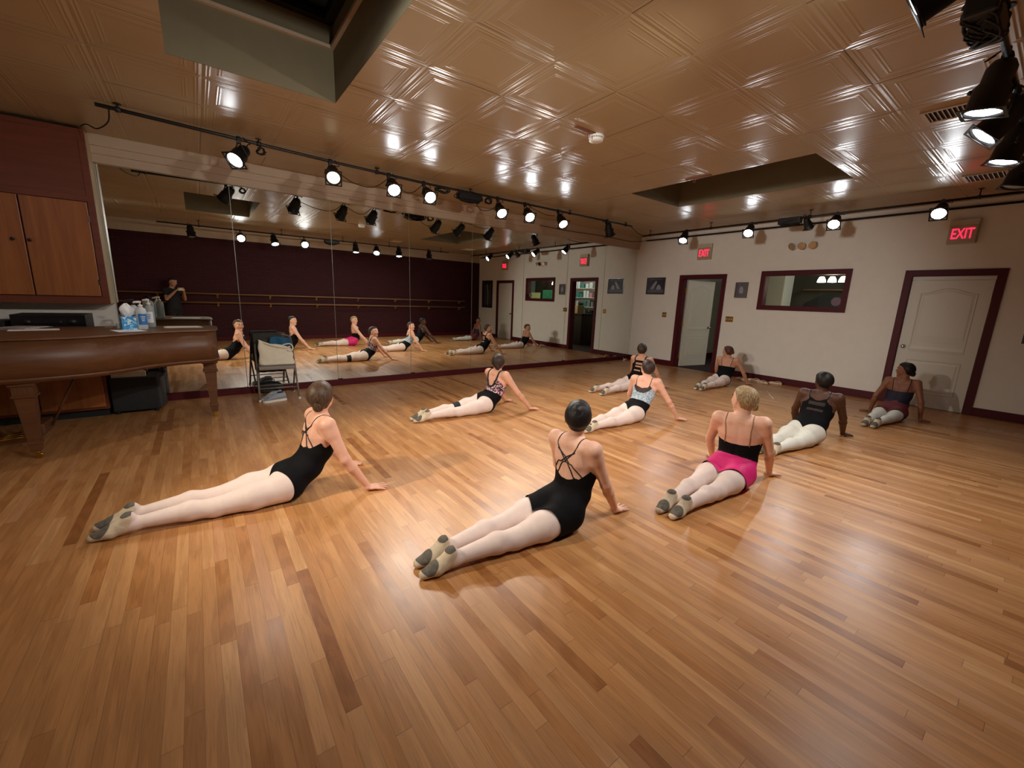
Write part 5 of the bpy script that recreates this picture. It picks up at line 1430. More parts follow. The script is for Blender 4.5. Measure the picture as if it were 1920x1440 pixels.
ly.box(Vector((-1.36, 5.40, 0.10)) - O, Vector((-1.22, 5.70, 0.20)) - O, None, 0.01); ly.tube([Vector((-1.20, 5.55, 0.15)) - O, Vector((-0.95, 5.55, 0.70)) - O], 0.010, 8)
lyo = ly.build('pedal_lyre', M_PIANO, pn)
for dy in (-0.07, 0, 0.07):
    MB().tube([Vector((-1.36, 5.55 + dy, 0.085)) - O, Vector((-1.45, 5.55 + dy, 0.080)) - O, Vector((-1.52, 5.55 + dy, 0.065)) - O], [0.010, 0.013, 0.016], 8).build('pedal', M_BRASS, lyo)

# things on the piano lid
ZL = 1.0205
tb = empty('tissue_box', (-0.585, 5.74, ZL), 0.25, 'blue patterned cube tissue box on the piano lid', 'tissue box')
M_TIS = speckle_material('blue_tissue_print', lin(40, 138, 206), [lin(122, 200, 232), lin(206, 234, 244)], 44.0, 0.55, 0.5)
boxobj('carton', (-0.057, -0.057, 0), (0.057, 0.057, 0.13), M_TIS, tb, 0.003)
mb = MB(); rings = []; rn = random.Random(3)
for j in range(9):
    z = 0.128 + j * 0.0165; r = [0.020, 0.038, 0.050, 0.055, 0.056, 0.050, 0.042, 0.028, 0.008][j]
    rings.append(mb.ring([((r * (1 + 0.16 * math.sin(3 * a + j * 0.6) + 0.10 * math.sin(7 * a - j))) * math.cos(a), r * (0.72 + 0.12 * math.sin(5 * a + j)) * math.sin(a), z + 0.006 * math.sin(4 * a)) for a in [2 * PI * k / 28 for k in range(28)]]))
for a, b in zip(rings, rings[1:]): mb.bridge(a, b)
mb.face(rings[-1])
mb.build('tissue', mat('white_tissue', lin(238, 240, 240), 0.9), tb)
M_CLEAR = mat('clear_bottle_plastic', lin(232, 238, 240), 0.12, trans=0.35); M_SMOKE = mat('grey_bottle_plastic', lin(176, 184, 184), 0.2, trans=0.3)
M_LBLUE = mat('blue_label', lin(44, 118, 186), 0.5); M_LWHITE = mat('white_label', lin(226, 226, 230), 0.5)
def pump_bottle(loc, h, r, body, label_m, pump_m, label, rz=0.0):
    t_ = empty('pump_bottle', loc, rz, label, 'bottle', 'pump bottles on the piano')
    MB().lathe([(r * 0.9, 0), (r, 0.008), (r, h * 0.66), (r * 0.9, h * 0.73), (r * 0.42, h * 0.80), (r * 0.36, h * 0.82)], 28, caps=True).build('bottle_body', body, t_)
    lb_ = MB(); a0, a1 = -2.35, -0.55
    n = 14; ang = [a0 + (a1 - a0) * k / n for k in range(n + 1)]
    A_ = lb_.ring([((r + 0.0012) * math.cos(a), (r + 0.0012) * math.sin(a), h * 0.17) for a in ang]); B_ = lb_.ring([((r + 0.0012) * math.cos(a), (r + 0.0012) * math.sin(a), h * 0.56) for a in ang]); lb_.bridge(A_, B_, False)
    lbl = lb_.build('label', label_m, t_)
    st = MB()
    for k, zz in enumerate((0.44, 0.37, 0.31)):
        aa = [(-1.9 + 0.1 * k) + (0.9 - 0.2 * k) * q / 8 for q in range(9)]
        A_ = st.ring([((r + 0.0018) * math.cos(a), (r + 0.0018) * math.sin(a), h * zz) for a in aa]); B_ = st.ring([((r + 0.0018) * math.cos(a), (r + 0.0018) * math.sin(a), h * (zz + 0.025)) for a in aa]); st.bridge(A_, B_, False)
    st.build('printed_lines', M_PLASTICW if label_m is M_LBLUE else M_LBLUE, lbl)
    p = MB(); p.lathe([(r * 0.45, h * 0.81), (r * 0.45, h * 0.87), (r * 0.2, h * 0.885), (r * 0.13, h * 0.89), (r * 0.13, h * 0.955)], 18)
    p.tube([(0.008, 0, h * 0.97), (-r * 0.4, 0, h * 0.975), (-r * 1.05, 0, h * 0.965), (-r * 1.2, 0, h * 0.94)], [0.011, 0.012, 0.009, 0.006], 10); p.lathe([(r * 0.28, h * 0.955), (r * 0.26, h * 0.99), (0.002, h)], 14)
    p.build('pump', pump_m, t_)
pump_bottle((-0.475, 5.72, ZL), 0.285, 0.043, M_CLEAR, M_LBLUE, M_PLASTICW, 'clear pump bottle with a blue label, front one on the piano', 0.2)
pump_bottle((-0.545, 5.90, ZL), 0.30, 0.040, M_CLEAR, M_LWHITE, M_BLACKR, 'clear pump bottle with a black pump behind the tissue box')
pump_bottle((-0.43, 6.02, ZL), 0.30, 0.042, M_SMOKE, M_LWHITE, M_PLASTICW, 'greyish pump bottle at the back beside the mirror, on the piano', -0.3)
def sheets(loc, w, d, n, m, label, rz, name='paper_sheet', t=0.0006, jit=0.012, group=None, cat='paper'):
    rn = random.Random(sum(map(ord, label)) % 1000)
    mb = MB()
    for k in range(n):
        M = Matrix.Translation((rn.uniform(-jit, jit), rn.uniform(-jit, jit), 0)) @ Matrix.Rotation(rn.uniform(-0.06, 0.06), 4, 'Z')
        mb.box((-w / 2, -d / 2, k * t + 0.0002), (w / 2, d / 2, k * t + t), M)
    o = mb.build(name, m); o.location = loc; o.rotation_euler = (0, 0, rz)
    return tag(o, label, cat, group)
def rand_free(s): random.seed(s)
sheets((-0.565, 5.565, ZL), 0.215, 0.28, 1, M_PAPER, 'white sheet of paper at the piano edge in front of the tissue box', 0.35)
sheets((-0.15, 5.98, ZL), 0.33, 0.24, 2, M_PAPERY, 'cream paper folder lying on the piano tail, beneath a white sheet', 0.12, 'paper_folder', 0.001)
sheets((-0.16, 6.00, ZL + 0.0022), 0.28, 0.215, 1, M_PAPER, 'white sheet lying on top of the cream folder at the piano tail', 0.06)
sheets((-1.25, 5.80, ZL), 0.30, 0.22, 3, M_PAPER, 'white printed sheets fanned near the left end of the piano lid', 0.2, 'sheet_music', 0.0009, 0.02)
sheets((-1.36, 6.00, ZL), 0.23, 0.30, 5, mat('magazine_cover', lin(186, 176, 172), 0.35, noise=0.4, nscale=18), 'glossy magazines piled on the piano lid behind the white sheets', -0.3, 'magazine_pile', 0.003, 0.02, cat='magazine')
sheets((-0.78, 6.05, ZL), 0.06, 0.035, 1, M_PAPER, 'small white note left of the tissue box on the piano', 0.3)
cup = MB(); cup.lathe([(0.026, 0), (0.030, 0.004), (0.033, 0.055), (0.031, 0.055), (0.027, 0.006), (0.001, 0.005)], 20); cp = cup.build('plastic_cup', M_CLEAR); cp.location = (-0.655, 5.80, ZL); tag(cp, 'small clear cup left of the tissue box on the piano', 'cup')

# folding chair with clothes and a tote bag
ch = empty('folding_chair', (0.79, 6.47, 0), math.radians(-3), 'taupe metal folding chair with padded seat by the mirrors', 'chair')
for q in (1, -1):
    x = 0.235 * q
    MB().tube([(x, -0.25, 0.012), (x * 0.98, -0.10, 0.30), (x * 0.96, 0.10, 0.66), (x * 0.94, 0.17, 0.79)] , 0.0125, 10).build('front_leg', M_CHAIRMETAL, ch)
    MB().tube([(x * 0.93, 0.25, 0.012), (x * 0.92, 0.0, 0.30), (x * 0.92, -0.10, 0.415)], 0.011, 10).build('rear_leg', M_CHAIRMETAL, ch)
    for yy, xx in ((-0.252, x), (0.252, x * 0.93)): MB().lathe([(0.016, 0.0), (0.017, 0.022), (0.014, 0.03)], 12, Matrix.Translation((xx, yy, 0))).build('rubber_foot', M_PLASTICW, ch)
MB().tube(spline([(-0.221, 0.17, 0.79), (-0.20, 0.19, 0.83), (-0.10, 0.205, 0.85), (0.10, 0.205, 0.85), (0.20, 0.19, 0.83), (0.221, 0.17, 0.79)], 6), 0.0125, 10).build('top_rail', M_CHAIRMETAL, ch)
mb = MB(); mb.box((-0.205, 0.150, 0.60), (0.205, 0.185, 0.80), Matrix.Translation((0, 0.0, 0)) , 0.012); mb.build('back_pad', M_GREY, ch)
mb = MB(); mb.box((-0.215, -0.20, 0.415), (0.215, 0.17, 0.465), None, 0.018); mb.build('seat_pad', M_GREY, ch)
for y, z, w in ((-0.17, 0.16, 0.232), (0.13, 0.15, 0.215), (0.17, 0.10, 0.215)): MB().tube([(-w, y, z), (w, y, z)], 0.007, 8).build('crossbar', M_CHAIRMETAL, ch)
C0 = Matrix.Translation((0.79, 6.47, 0)) @ Matrix.Rotation(math.radians(-3), 4, 'Z')
def cloth_grid(f, nu, nv, thick):
    """a draped cloth: f(u,v) -> point; given thickness"""
    mb = MB(); g = [[Vector(f(i / nu, j / nv)) for j in range(nv + 1)] for i in range(nu + 1)]
    def nrm(i, j):
        a = g[min(i + 1, nu)][j] - g[max(i - 1, 0)][j]; b = g[i][min(j + 1, nv)] - g[i][max(j - 1, 0)]
        return a.cross(b).normalized() * thick
    A = [[mb.bm.verts.new(g[i][j] + nrm(i, j)) for j in range(nv + 1)] for i in range(nu + 1)]; B = [[mb.bm.verts.new(g[i][j] - nrm(i, j)) for j in range(nv + 1)] for i in range(nu + 1)]
    for i in range(nu):
        for j in range(nv):
            for q in ([A[i][j], A[i + 1][j], A[i + 1][j + 1], A[i][j + 1]], [B[i][j + 1], B[i + 1][j + 1], B[i + 1][j], B[i][j]]):
                fc = mb.face(q)
                if fc: fc.smooth = True
    for i in range(nu):
        mb.face([A[i][0], B[i][0], B[i + 1][0], A[i + 1][0]]); mb.face([A[i + 1][nv], B[i + 1][nv], B[i][nv], A[i][nv]])
    for j in range(nv):
        mb.face([A[0][j + 1], B[0][j + 1], B[0][j], A[0][j]]); mb.face([A[nu][j], B[nu][j], B[nu][j + 1], A[nu][j + 1]])
    return mb
def put(o, label, cat): o.matrix_world = C0; return tag(o, label, cat)
def jacket(u, v):           # over the top rail: v runs from the front hem over the rail to the back hem
    x = -0.238 + 0.34 * u
    fo = 0.012 * math.sin(u * 19) * (0.4 + abs(v - 0.5) * 1.6)
    if v < 0.42: k = v / 0.42; return (x, 0.135 - 0.012 * (1 - k) + fo * 0.6, 0.53 + 0.33 * k + 0.02 * math.sin(u * 6))
    if v > 0.58: k = (v - 0.58) / 0.42; return (x + 0.02 * k, 0.235 + 0.03 * k + fo, 0.865 - 0.55 * k)
    k = (v - 0.42) / 0.16; return (x, 0.135 + 0.10 * k, 0.86 + 0.012 * math.sin(k * PI))
put(cloth_grid(jacket, 20, 30, 0.006).build('jacket', M_DARKCLOTH), 'dark jacket hung over the back of the folding chair', 'jacket')
def sweater(u, v):
    x = -0.19 + 0.10 * u; k = v
    return (x, 0.105 + 0.012 * math.sin(u * 9 + k * 3), 0.48 + 0.31 * k)
put(cloth_grid(sweater, 8, 14, 0.018).build('sweater', M_GREEN), 'olive-grey sweater bunched behind the tote bag on the folding chair', 'sweater')
def blue(u, v): return (-0.05 + 0.26 * u + 0.01 * math.sin(v * 7), 0.085 + 0.008 * math.sin(u * 12 + v * 5) - 0.012 * v, 0.55 + (0.275 + 0.012 * math.sin(u * 5)) * v)
put(cloth_grid(blue, 14, 14, 0.012).build('towel', M_BLUECLOTH), 'teal blue towel sticking up behind the tote bag on the chair', 'towel')
tg = MB(); rings = []
for j in range(13):
    k = j / 12; z = 0.472 + 0.265 * k; w = 0.212 - 0.012 * k + 0.006 * math.sin(j); th = 0.052 * (1 - 0.62 * k) + 0.004
    cy = -0.075 + 0.115 * k; lift = lambda cx: 0.045 * (-cx / 0.2) * k * (1.6)
    rings.append(tg.ring([(0.012 + w * math.copysign(abs(math.cos(a)) ** 0.55, math.cos(a)), cy + th * math.copysign(abs(math.sin(a)) ** 0.8, math.sin(a)) * (1 + 0.10 * math.sin(5 * a + j * 0.9)), z + lift(w * math.cos(a))) for a in [2 * PI * q / 36 for q in range(36)]]))
for a, b in zip(rings, rings[1:]): tg.bridge(a, b)
tg.face(rings[0][::-1])
bag = put(tg.build('tote_bag', M_CANVAS), 'cream canvas tote bag slumped on the seat of the folding chair', 'bag')
for sgn, pts in ((1, [(-0.13, 0.018, 0.76), (-0.06, -0.02, 0.735), (0.05, -0.035, 0.705), (0.14, -0.02, 0.69), (0.19, 0.02, 0.70)]), (2, [(0.10, 0.06, 0.72), (0.19, 0.055, 0.735), (0.225, 0.03, 0.69), (0.20, -0.01, 0.645), (0.15, -0.03, 0.655)])):
    MB().tube(spline(pts, 6), 0.0095, 8).build('handle', M_CANVAS, bag)
# dark duffel behind the chair
df = MB(); df.sphere((0, 0, 0.07), (0.17, 0.055, 0.07), 20); d_ = df.build('duffel_bag', M_DARKCLOTH); d_.location = (0.74, 6.775, 0.001); tag(d_, 'low dark bag on the floor between the chair and the mirror', 'bag')
MB().tube(spline([(-0.08, 0, 0.138), (-0.04, -0.01, 0.165), (0.04, -0.01, 0.165), (0.08, 0, 0.138)], 6), 0.006, 8).build('handle', M_BLACKR, d_)

# trainers under the chair
M_SNEAK = mat('grey_knit_trainer', lin(150, 158, 164), 0.8, noise=0.12, nscale=90, bump=0.3, bscale=250)
def trainer(loc, rz, label):
    t_ = empty('trainer', loc, rz, label, 'shoe', 'grey trainers under the chair')
    secs = [(-0.135, 0.030, 0.090, 0.028), (-0.12, 0.034, 0.122, 0.024), (-0.07, 0.037, 0.112, 0.024), (-0.02, 0.038, 0.106, 0.024), (0.04, 0.043, 0.080, 0.024), (0.09, 0.045, 0.052, 0.026), (0.125, 0.036, 0.044, 0.028), (0.142, 0.016, 0.036, 0.030)]
    mb = MB(); rr = []
    for x, w, top, b in secs: rr.append(mb.ring([(x, w * math.cos(a), b + (top - b) * (0.5 + 0.5 * math.sin(a)) if math.sin(a) > -2 else 0) for a in [2 * PI * k / 20 for k in range(20)]]))
    for a, b in zip(rr, rr[1:]): mb.bridge(a, b)
    mb.face(rr[0][::-1]); mb.face(rr[-1]); up = mb.build('upper', M_SNEAK, t_)
    mb = MB(); so = [(-0.142, 0.022), (-0.13, 0.034), (-0.07, 0.039), (0, 0.038), (0.06, 0.045), (0.10, 0.046), (0.135, 0.036), (0.15, 0.018)]
    pl = [(x, -w) for x, w in so] + [(x, w) for x, w in reversed(so)]; mb.prism(pl, 0.0, 0.028, smooth=False); mb.build('sole', M_PLASTICW, t_)
    mb = MB()
    for k in range(5): x = 0.0 + k * 0.017; z = 0.100 - k * 0.0085; mb.tube([(x, -0.022, z - 0.004), (x + 0.004, 0, z + 0.004), (x, 0.022, z - 0.004)], 0.003, 6)
    mb.build('laces', M_PLASTICW, t_)
    mb = MB(); mb.lathe([(0.028, 0.0), (0.030, 0.005)], 18, Matrix.Translation((-0.075, 0, 0.1125)) @ Matrix.Scale(1.5, 4, (1, 0, 0))); mb.build('ankle_opening', M_BLACKR, t_)
trainer((0.715, 6.215, 0.0), math.radians(192), 'grey trainer under the folding chair, nearer the front')
trainer((0.70, 6.37, 0.0), math.radians(206), 'grey trainer under the folding chair, behind the other one')
# ------------------------------------------------------------------ things on the white wall and the ceiling
def text_mesh(txt, size, m, parent, mtx, depth=0.003, name='letters', bold=0.0):
    cu = bpy.data.curves.new('letters', 'FONT'); cu.body = txt; cu.size = size; cu.extrude = depth; cu.align_x = 'CENTER'; cu.align_y = 'CENTER'; cu.offset = bold
    to = bpy.data.objects.new('tmp', cu); COL.objects.link(to)
    dg = bpy.context.evaluated_depsgraph_get(); me = bpy.data.meshes.new_from_object(to.evaluated_get(dg))
    bpy.data.objects.remove(to); bpy.data.curves.remove(cu)
    me.materials.clear(); me.materials.append(m); me.name = name
    o = bpy.data.objects.new(name, me); COL.objects.link(o); o.parent = parent; o.matrix_local = mtx
    return o
WALLM = Matrix(((0, 0, -1, 0), (-1, 0, 0, 0), (0, 1, 0, 0), (0, 0, 0, 1)))     # local x to the reader's right (world -Y), local y up, local z off the wall
def exit_sign(y, z, label, w=0.30, h=0.335):
    t_ = empty('exit_sign', (XW, y, z), 0, label, 'exit sign', 'exit signs')
    t_.matrix_world = Matrix.Translation((XW, y, z)) @ WALLM
    boxobj('housing', (-w / 2, -h / 2, 0), (w / 2, h / 2, 0.07), M_EXITBOX, t_, 0.006)
    boxobj('face_plate', (-w / 2 + 0.006, -h / 2 + 0.008, 0.07), (w / 2 - 0.006, h / 2 - 0.085, 0.078), mat('sign_face', lin(176, 150, 128), 0.4), t_, 0.003)
    text_mesh('EXIT', 0.205, M_EXITRED, t_, Matrix.Translation((0, -0.038, 0.0795)) @ Matrix.Scale(0.56, 4, (1, 0, 0)), 0.002, 'exit_letters', 0.0)
    return t_
exit_sign(5.07, 2.625, 'lit red exit sign above the open doorway')
exit_sign(1.165, 2.65, 'lit red exit sign above the closed white door')

em = empty('emergency_light', (XW, 3.185, 2.615), 0, 'emergency light with three round heads above the viewing window', 'emergency light'); em.matrix_world = Matrix.Translation((XW, 3.185, 2.615)) @ WALLM
boxobj('housing', (-0.20, -0.045, 0), (0.20, 0.05, 0.055), M_WHITE, em, 0.01)
M_REFL = mat('lamp_reflector', lin(190, 180, 160), 0.12, metal=1.0)
for k in (-1, 0, 1):
    F = Matrix.Translation((0.155 * k, -0.005, 0.085)) @ frame_of((0.45 * k, -0.35, 1), (0, 1, 0))
    h_ = MB().lathe([(0.03, -0.03), (0.052, 0.0), (0.062, 0.03), (0.064, 0.04), (0.058, 0.04)], 24, F).build('lamp_head', M_CHROME, em)
    MB().lathe([(0.058, 0.038), (0.045, 0.018), (0.018, 0.004), (0.001, 0.003)], 24, F, caps=False).build('reflector', M_REFL, h_)

def poster(y0, y1, z0, z1, frame_m, print_m, label, t=0.02, fw=0.014, marks=None):
    yc, zc = (y0 + y1) / 2, (z0 + z1) / 2; w, h = abs(y1 - y0), z1 - z0
    t_ = empty('framed_picture', (XW, yc, zc), 0, label, 'picture', 'framed pictures on the white wall'); t_.matrix_world = Matrix.Translation((XW, yc, zc)) @ WALLM
    mb = MB()
    for a, b in (((-w / 2, -h / 2), (w / 2, -h / 2 + fw)), ((-w / 2, h / 2 - fw), (w / 2, h / 2)), ((-w / 2, -h / 2 + fw), (-w / 2 + fw, h / 2 - fw)), ((w / 2 - fw, -h / 2 + fw), (w / 2, h / 2 - fw))): mb.box((a[0], a[1], 0), (b[0], b[1], t))
    mb.build('frame', frame_m, t_)
    p = boxobj('print', (-w / 2 + fw, -h / 2 + fw, 0), (w / 2 - fw, h / 2 - fw, t * 0.55), print_m, t_)
    for k, (poly, m) in enumerate(marks or []):
        mb = MB(); mb.prism([(x * w, y * h) for x, y in poly], t * 0.55, t * 0.55 + 0.0008); mb.build('printed_shape', m, p)
    return t_
M_PRD = mat('dark_photo_print', lin(46, 44, 52), 0.35, noise=0.35, nscale=14); M_PRL = mat('pale_photo_grey', lin(150, 148, 154), 0.4, noise=0.15, nscale=25); M_PRM = mat('mid_photo_grey', lin(92, 90, 98), 0.4, noise=0.2, nscale=25)
M_FRD = mat('dark_picture_frame', lin(40, 36, 36), 0.4); M_FRG = mat('grey_picture_frame', lin(104, 92, 82), 0.5)
poster(6.515, 5.985, 1.695, 2.10, M_CHROME, M_PRD, 'wide dark dance photograph between the mirrors and the open doorway', 0.014, 0.008,
       [([(-0.42, -0.40), (0.42, -0.40), (0.42, -0.20), (-0.42, -0.22)], M_PRM), ([(-0.30, -0.18), (-0.05, 0.26), (0.02, 0.30), (0.06, 0.22), (-0.02, 0.02), (-0.10, -0.20)], M_PRL), ([(0.02, -0.20), (0.10, 0.06), (0.20, 0.08), (0.30, -0.14), (0.26, -0.22)], M_PRL), ([(-0.36, 0.36), (0.36, 0.36), (0.36, 0.40), (-0.36, 0.40)], M_PRM)])
poster(4.315, 4.07, 1.65, 1.965, M_FRG, M_PRM, 'small grey framed photograph between the open doorway and the window', 0.035, 0.024, [([(-0.12, -0.22), (0.14, -0.22), (0.18, 0.05), (0.05, 0.24), (-0.10, 0.20), (-0.18, 0.0)], M_PRL)])
poster(0.345, -0.37, 1.10, 2.13, M_FRD, M_PRD, 'tall dark framed poster at the right picture edge past the closed door', 0.02, 0.02,
       [([(-0.10, -0.40), (-0.03, -0.40), (-0.02, 0.0), (0.05, 0.36), (-0.05, 0.36), (-0.12, 0.02)], M_PRL), ([(0.12, -0.40), (0.20, -0.40), (0.20, 0.02), (0.24, 0.34), (0.14, 0.34), (0.12, 0.0)], M_PRM), ([(-0.34, -0.36), (-0.27, -0.36), (-0.24, 0.05), (-0.20, 0.36), (-0.30, 0.36), (-0.34, 0.0)], M_PRM)])

def switch(y, z, n, label):
    t_ = empty('light_switch', (XW, y, z), 0, label, 'light switch', 'light switches'); t_.matrix_world = Matrix.Translation((XW, y, z)) @ WALLM
    w = 0.07 + 0.046 * (n - 1)
    boxobj('cover_plate', (-w / 2, -0.058, 0), (w / 2, 0.058, 0.006), M_BRASS, t_, 0.002)
    for k in range(n):
        x = (k - (n - 1) / 2) * 0.046
        MB().box((x - 0.006, -0.012, 0.006), (x + 0.006, 0.012, 0.016)).build('toggle', M_PLASTICW, t_)
switch(5.93, 1.217, 2, 'brass light switch plate left of the open doorway'); switch(4.36, 1.20, 3, 'brass light switch plate right of the open doorway')

# ceiling things
sd = empty('smoke_detector', (3.33, 3.15, H), 0, 'round white smoke detector on the ceiling', 'smoke detector')
MB().lathe([(0.075, 0), (0.078, -0.012), (0.074, -0.022), (0.060, -0.022), (0.060, -0.030), (0.072, -0.031), (0.066, -0.052), (0.030, -0.060), (0.001, -0.060)], 32).build('body', M_PLASTICW, sd)
mb = MB()
for k in range(16): mb.box((0.0595, -0.008, -0.030), (0.0625, 0.008, -0.022), Matrix.Rotation(2 * PI * k / 16, 4, 'Z'))
mb.build('vent_slots', M_BLACK, sd)
M_RUST = mat('rust_brown_metal', lin(116, 62, 40), 0.5, noise=0.1)
def hook(x, y, L, rz, label):
    t_ = empty('ceiling_hook', (x, y, H), rz, label, 'hook', 'ceiling hook plates')
    MB().box((-L / 2, -0.022, -0.008), (L / 2, 0.022, 0), None, 0.002).build('plate', M_RUST, t_)
    mb = MB(); mb.tube([(0.05, 0, -0.006), (0.05, 0, -0.02)], 0.005, 8); mb.tube([(0.05 + 0.017 * math.sin(a), 0, -0.038 - 0.017 * math.cos(a)) for a in [2 * PI * k / 20 for k in range(21)]], 0.0035, 8)
    mb.build('ring', M_RUST, t_)
hook(3.145, 3.125, 0.26, 0.0, 'rust-brown hook plate on the ceiling just left of the smoke detector'); hook(5.32, 3.20, 0.34, PI / 2, 'rust-brown hook plate with a ring at the edge of the farther skylight')
def vent(x0, x1, y0, y1, n, label):
    cx, cy = (x0 + x1) / 2, (y0 + y1) / 2; w, d = x1 - x0, y1 - y0
    t_ = empty('ceiling_vent', (cx, cy, H), 0, label, 'vent', 'ceiling vents')
    mb = MB(); q = 0.028
    for a, b in (((-w / 2, -d / 2), (w / 2, -d / 2 + q)), ((-w / 2, d / 2 - q), (w / 2, d / 2)), ((-w / 2, -d / 2 + q), (-w / 2 + q, d / 2 - q)), ((w / 2 - q, -d / 2 + q), (w / 2, d / 2 - q))): mb.box((a[0], a[1], -0.012), (b[0], b[1], 0), None, 0.002)
    mb.build('frame', M_SOFFIT, t_)
    boxobj('duct_opening', (-w / 2 + q, -d / 2 + q, -0.002), (w / 2 - q, d / 2 - q, -0.0005), M_BLACK, t_)
    mb = MB()
    for k in range(n): y = -d / 2 + q + (k + 0.5) * (d - 2 * q) / n; mb.box((-w / 2 + q, -0.009, -0.001), (w / 2 - q, 0.009, 0.001), Matrix.Translation((0, y, -0.007)) @ Matrix.Rotation(0.7, 4, 'X'))
    mb.build('louvre_blades', M_SOFFIT, t_)
vent(4.92, 5.22, 0.66, 1.055, 12, 'larger louvred air vent in the ceiling near the cans at top right'); vent(7.43, 7.81, 0.72, 1.085, 8, 'smaller air vent in the ceiling toward the white wall')

# pointe shoes and odds and ends on the floor
M_POINTE = mat('peach_satin_shoe', lin(222, 194, 160), 0.4); M_RIB = mat('satin_ribbon', lin(226, 206, 176), 0.45)
def pointe(loc, rz, label, roll=0.0, group='pointe shoes along the wall'):
    t_ = empty('ballet_shoe', loc, rz, label, 'ballet shoe', group)
    mb = MB(); rr = []
    for x, w, h in ((-0.11, 0.012, 0.030), (-0.10, 0.024, 0.052), (-0.06, 0.030, 0.055), (0.0, 0.032, 0.050), (0.05, 0.034, 0.056), (0.09, 0.030, 0.050), (0.115, 0.020, 0.040), (0.12, 0.010, 0.030)):
        rr.append(mb.ring([(x, w * math.cos(a), h / 2 + h / 2 * math.sin(a)) for a in [2 * PI * k / 16 for k in range(16)]]))
    for a, b in zip(rr, rr[1:]): mb.bridge(a, b)
    mb.face(rr[0][::-1]); mb.face(rr[-1]); mb.build('shoe_body', M_POINTE, t_)
    mb = MB(); mb.lathe([(0.020, 0), (0.022, 0.003)], 18, Matrix.Translation((-0.03, 0, 0.051)) @ Matrix.Scale(2.4, 4, (1, 0, 0))); mb.build('opening', M_SUEDE, t_)
    rn = random.Random(int(loc[0] * 100)); 
    MB().tube(spline([(-0.09, 0.01, 0.05), (-0.05, 0.04, 0.075), (0.02, 0.045, 0.055), (0.06, 0.06, 0.01), (0.02, 0.085, 0.006), (-0.05, 0.07, 0.006)], 6), 0.004, 6).build('ribbon', M_RIB, t_)
pointe((8.74, 6.72, 0), 0.4, 'peach ballet shoe on the floor in the mirror corner, left of its pair'); pointe((8.90, 6.55, 0), -0.3, 'peach ballet shoe on the floor in the mirror corner, right of its pair')
pointe((8.72, 3.80, 0), 1.2, 'peach ballet shoe by the baseboard just right of the farthest dancer'); pointe((8.86, 3.60, 0), 1.8, 'peach ballet shoe tipped beside the baseboard, second from the farthest dancer')
pointe((8.76, 3.40, 0), 1.3, 'peach ballet shoe by the baseboard, third from the farthest dancer'); pointe((8.90, 3.22, 0), 1.9, 'peach ballet shoe by the baseboard, farthest right of the row')
tw = cloth_grid(lambda u, v: (0.30 * (u - 0.5) + 0.02 * math.sin(v * 6), 0.20 * (v - 0.5) + 0.02 * math.sin(u * 8), 0.022 + 0.014 * math.sin(u * 7 + v * 4)), 14, 12, 0.006).build('towel', mat('ochre_towel', lin(196, 140, 62), 0.9, bump=0.2)); tw.location = (8.80, 6.28, 0.0); tag(tw, 'ochre towel crumpled on the floor under the wide dance photograph', 'towel')
st = MB().tube([(8.02, 3.02, 0.005), (7.75, 2.87, 0.005), (7.43, 2.68, 0.005)], 0.0045, 8).build('white_cord', M_PLASTICW, shift=(7.75, 2.87, 0.0)); tag(st, 'thin white strip lying on the floor between two dancers near the white wall', 'cord')
# small metal clips along the foot of the mirrors
for x, lab in ((1.70, 'third'), (2.94, 'fourth'), (6.645, 'seventh')):
    c_ = MB().box((-0.035, -0.012, -0.004), (0.035, 0.0, 0.010), None, 0.002).build('mirror_clip', M_IRON); c_.location = (x + 0.03, YM - 0.001, 0.104)
    tag(c_, 'small dark clip at the foot of the mirror seam left of the %s panel... ' % lab if False else 'small dark clip at the lower left corner of the %s mirror panel from the left' % lab, 'clip', 'mirror clips')

# ------------------------------------------------------------------ the lobby seen through the doorway and the window
def lampshade(loc, label):
    t_ = empty('pendant_shade', loc, 0, label, 'lamp', 'glowing shades of the lobby light'); 
    MB().lathe([(0.02, 0.08), (0.04, 0.075), (0.065, 0.02), (0.072, -0.03), (0.068, -0.03), (0.06, 0.02), (0.025, 0.065)], 22).build('glass_shade', mat('glowing_shade', lin(255, 246, 220), 0.4, emit=lin(255, 240, 200), estr=4.0), t_)
    MB().tube([(0, 0, 0.10), (0, 0, 2.75 - loc[2])], 0.006, 8).build('stem', M_IRON, t_)
for y, n_ in ((3.80, 'left'), (3.58, 'middle'), (3.36, 'right')): lampshade((10.0, 2.93 + (y - 3.58) * 0.80, 2.03), 'glowing frosted lamp shade beyond the viewing window, %s of the three' % n_)
LP = bpy.data.lights.new('lobby_bulb', 'POINT'); LP.energy = 9; LP.color = (1.0, 0.86, 0.66); LP.shadow_soft_size = 0.1; lo = bpy.data.objects.new('lobby_bulb', LP); COL.objects.link(lo); lo.location = (10.0, 2.93, 1.95)
LP = bpy.data.lights.new('lobby_ceiling_bulb', 'POINT'); LP.energy = 9; LP.color = (0.92, 1.0, 0.94); LP.shadow_soft_size = 0.15; lo = bpy.data.objects.new('lobby_ceiling_bulb', LP); COL.objects.link(lo); lo.location = (10.2, 0.9, 2.5)
LP = bpy.data.lights.new('lobby_shelf_bulb', 'POINT'); LP.energy = 14; LP.color = (0.95, 1.0, 0.97); LP.shadow_soft_size = 0.15; lo = bpy.data.objects.new('lobby_shelf_bulb', LP); COL.objects.link(lo); lo.location = (11.0, 2.2, 2.6)
M_LWOOD = wood_material('dark_lobby_wood', lin(42, 26, 18), lin(62, 40, 28), 0.4, 2)
shf = empty('shop_shelf', (12.0, 2.15, 0), 0, 'tall shop shelf beyond the open doorway, seen in the mirror', 'shelf')
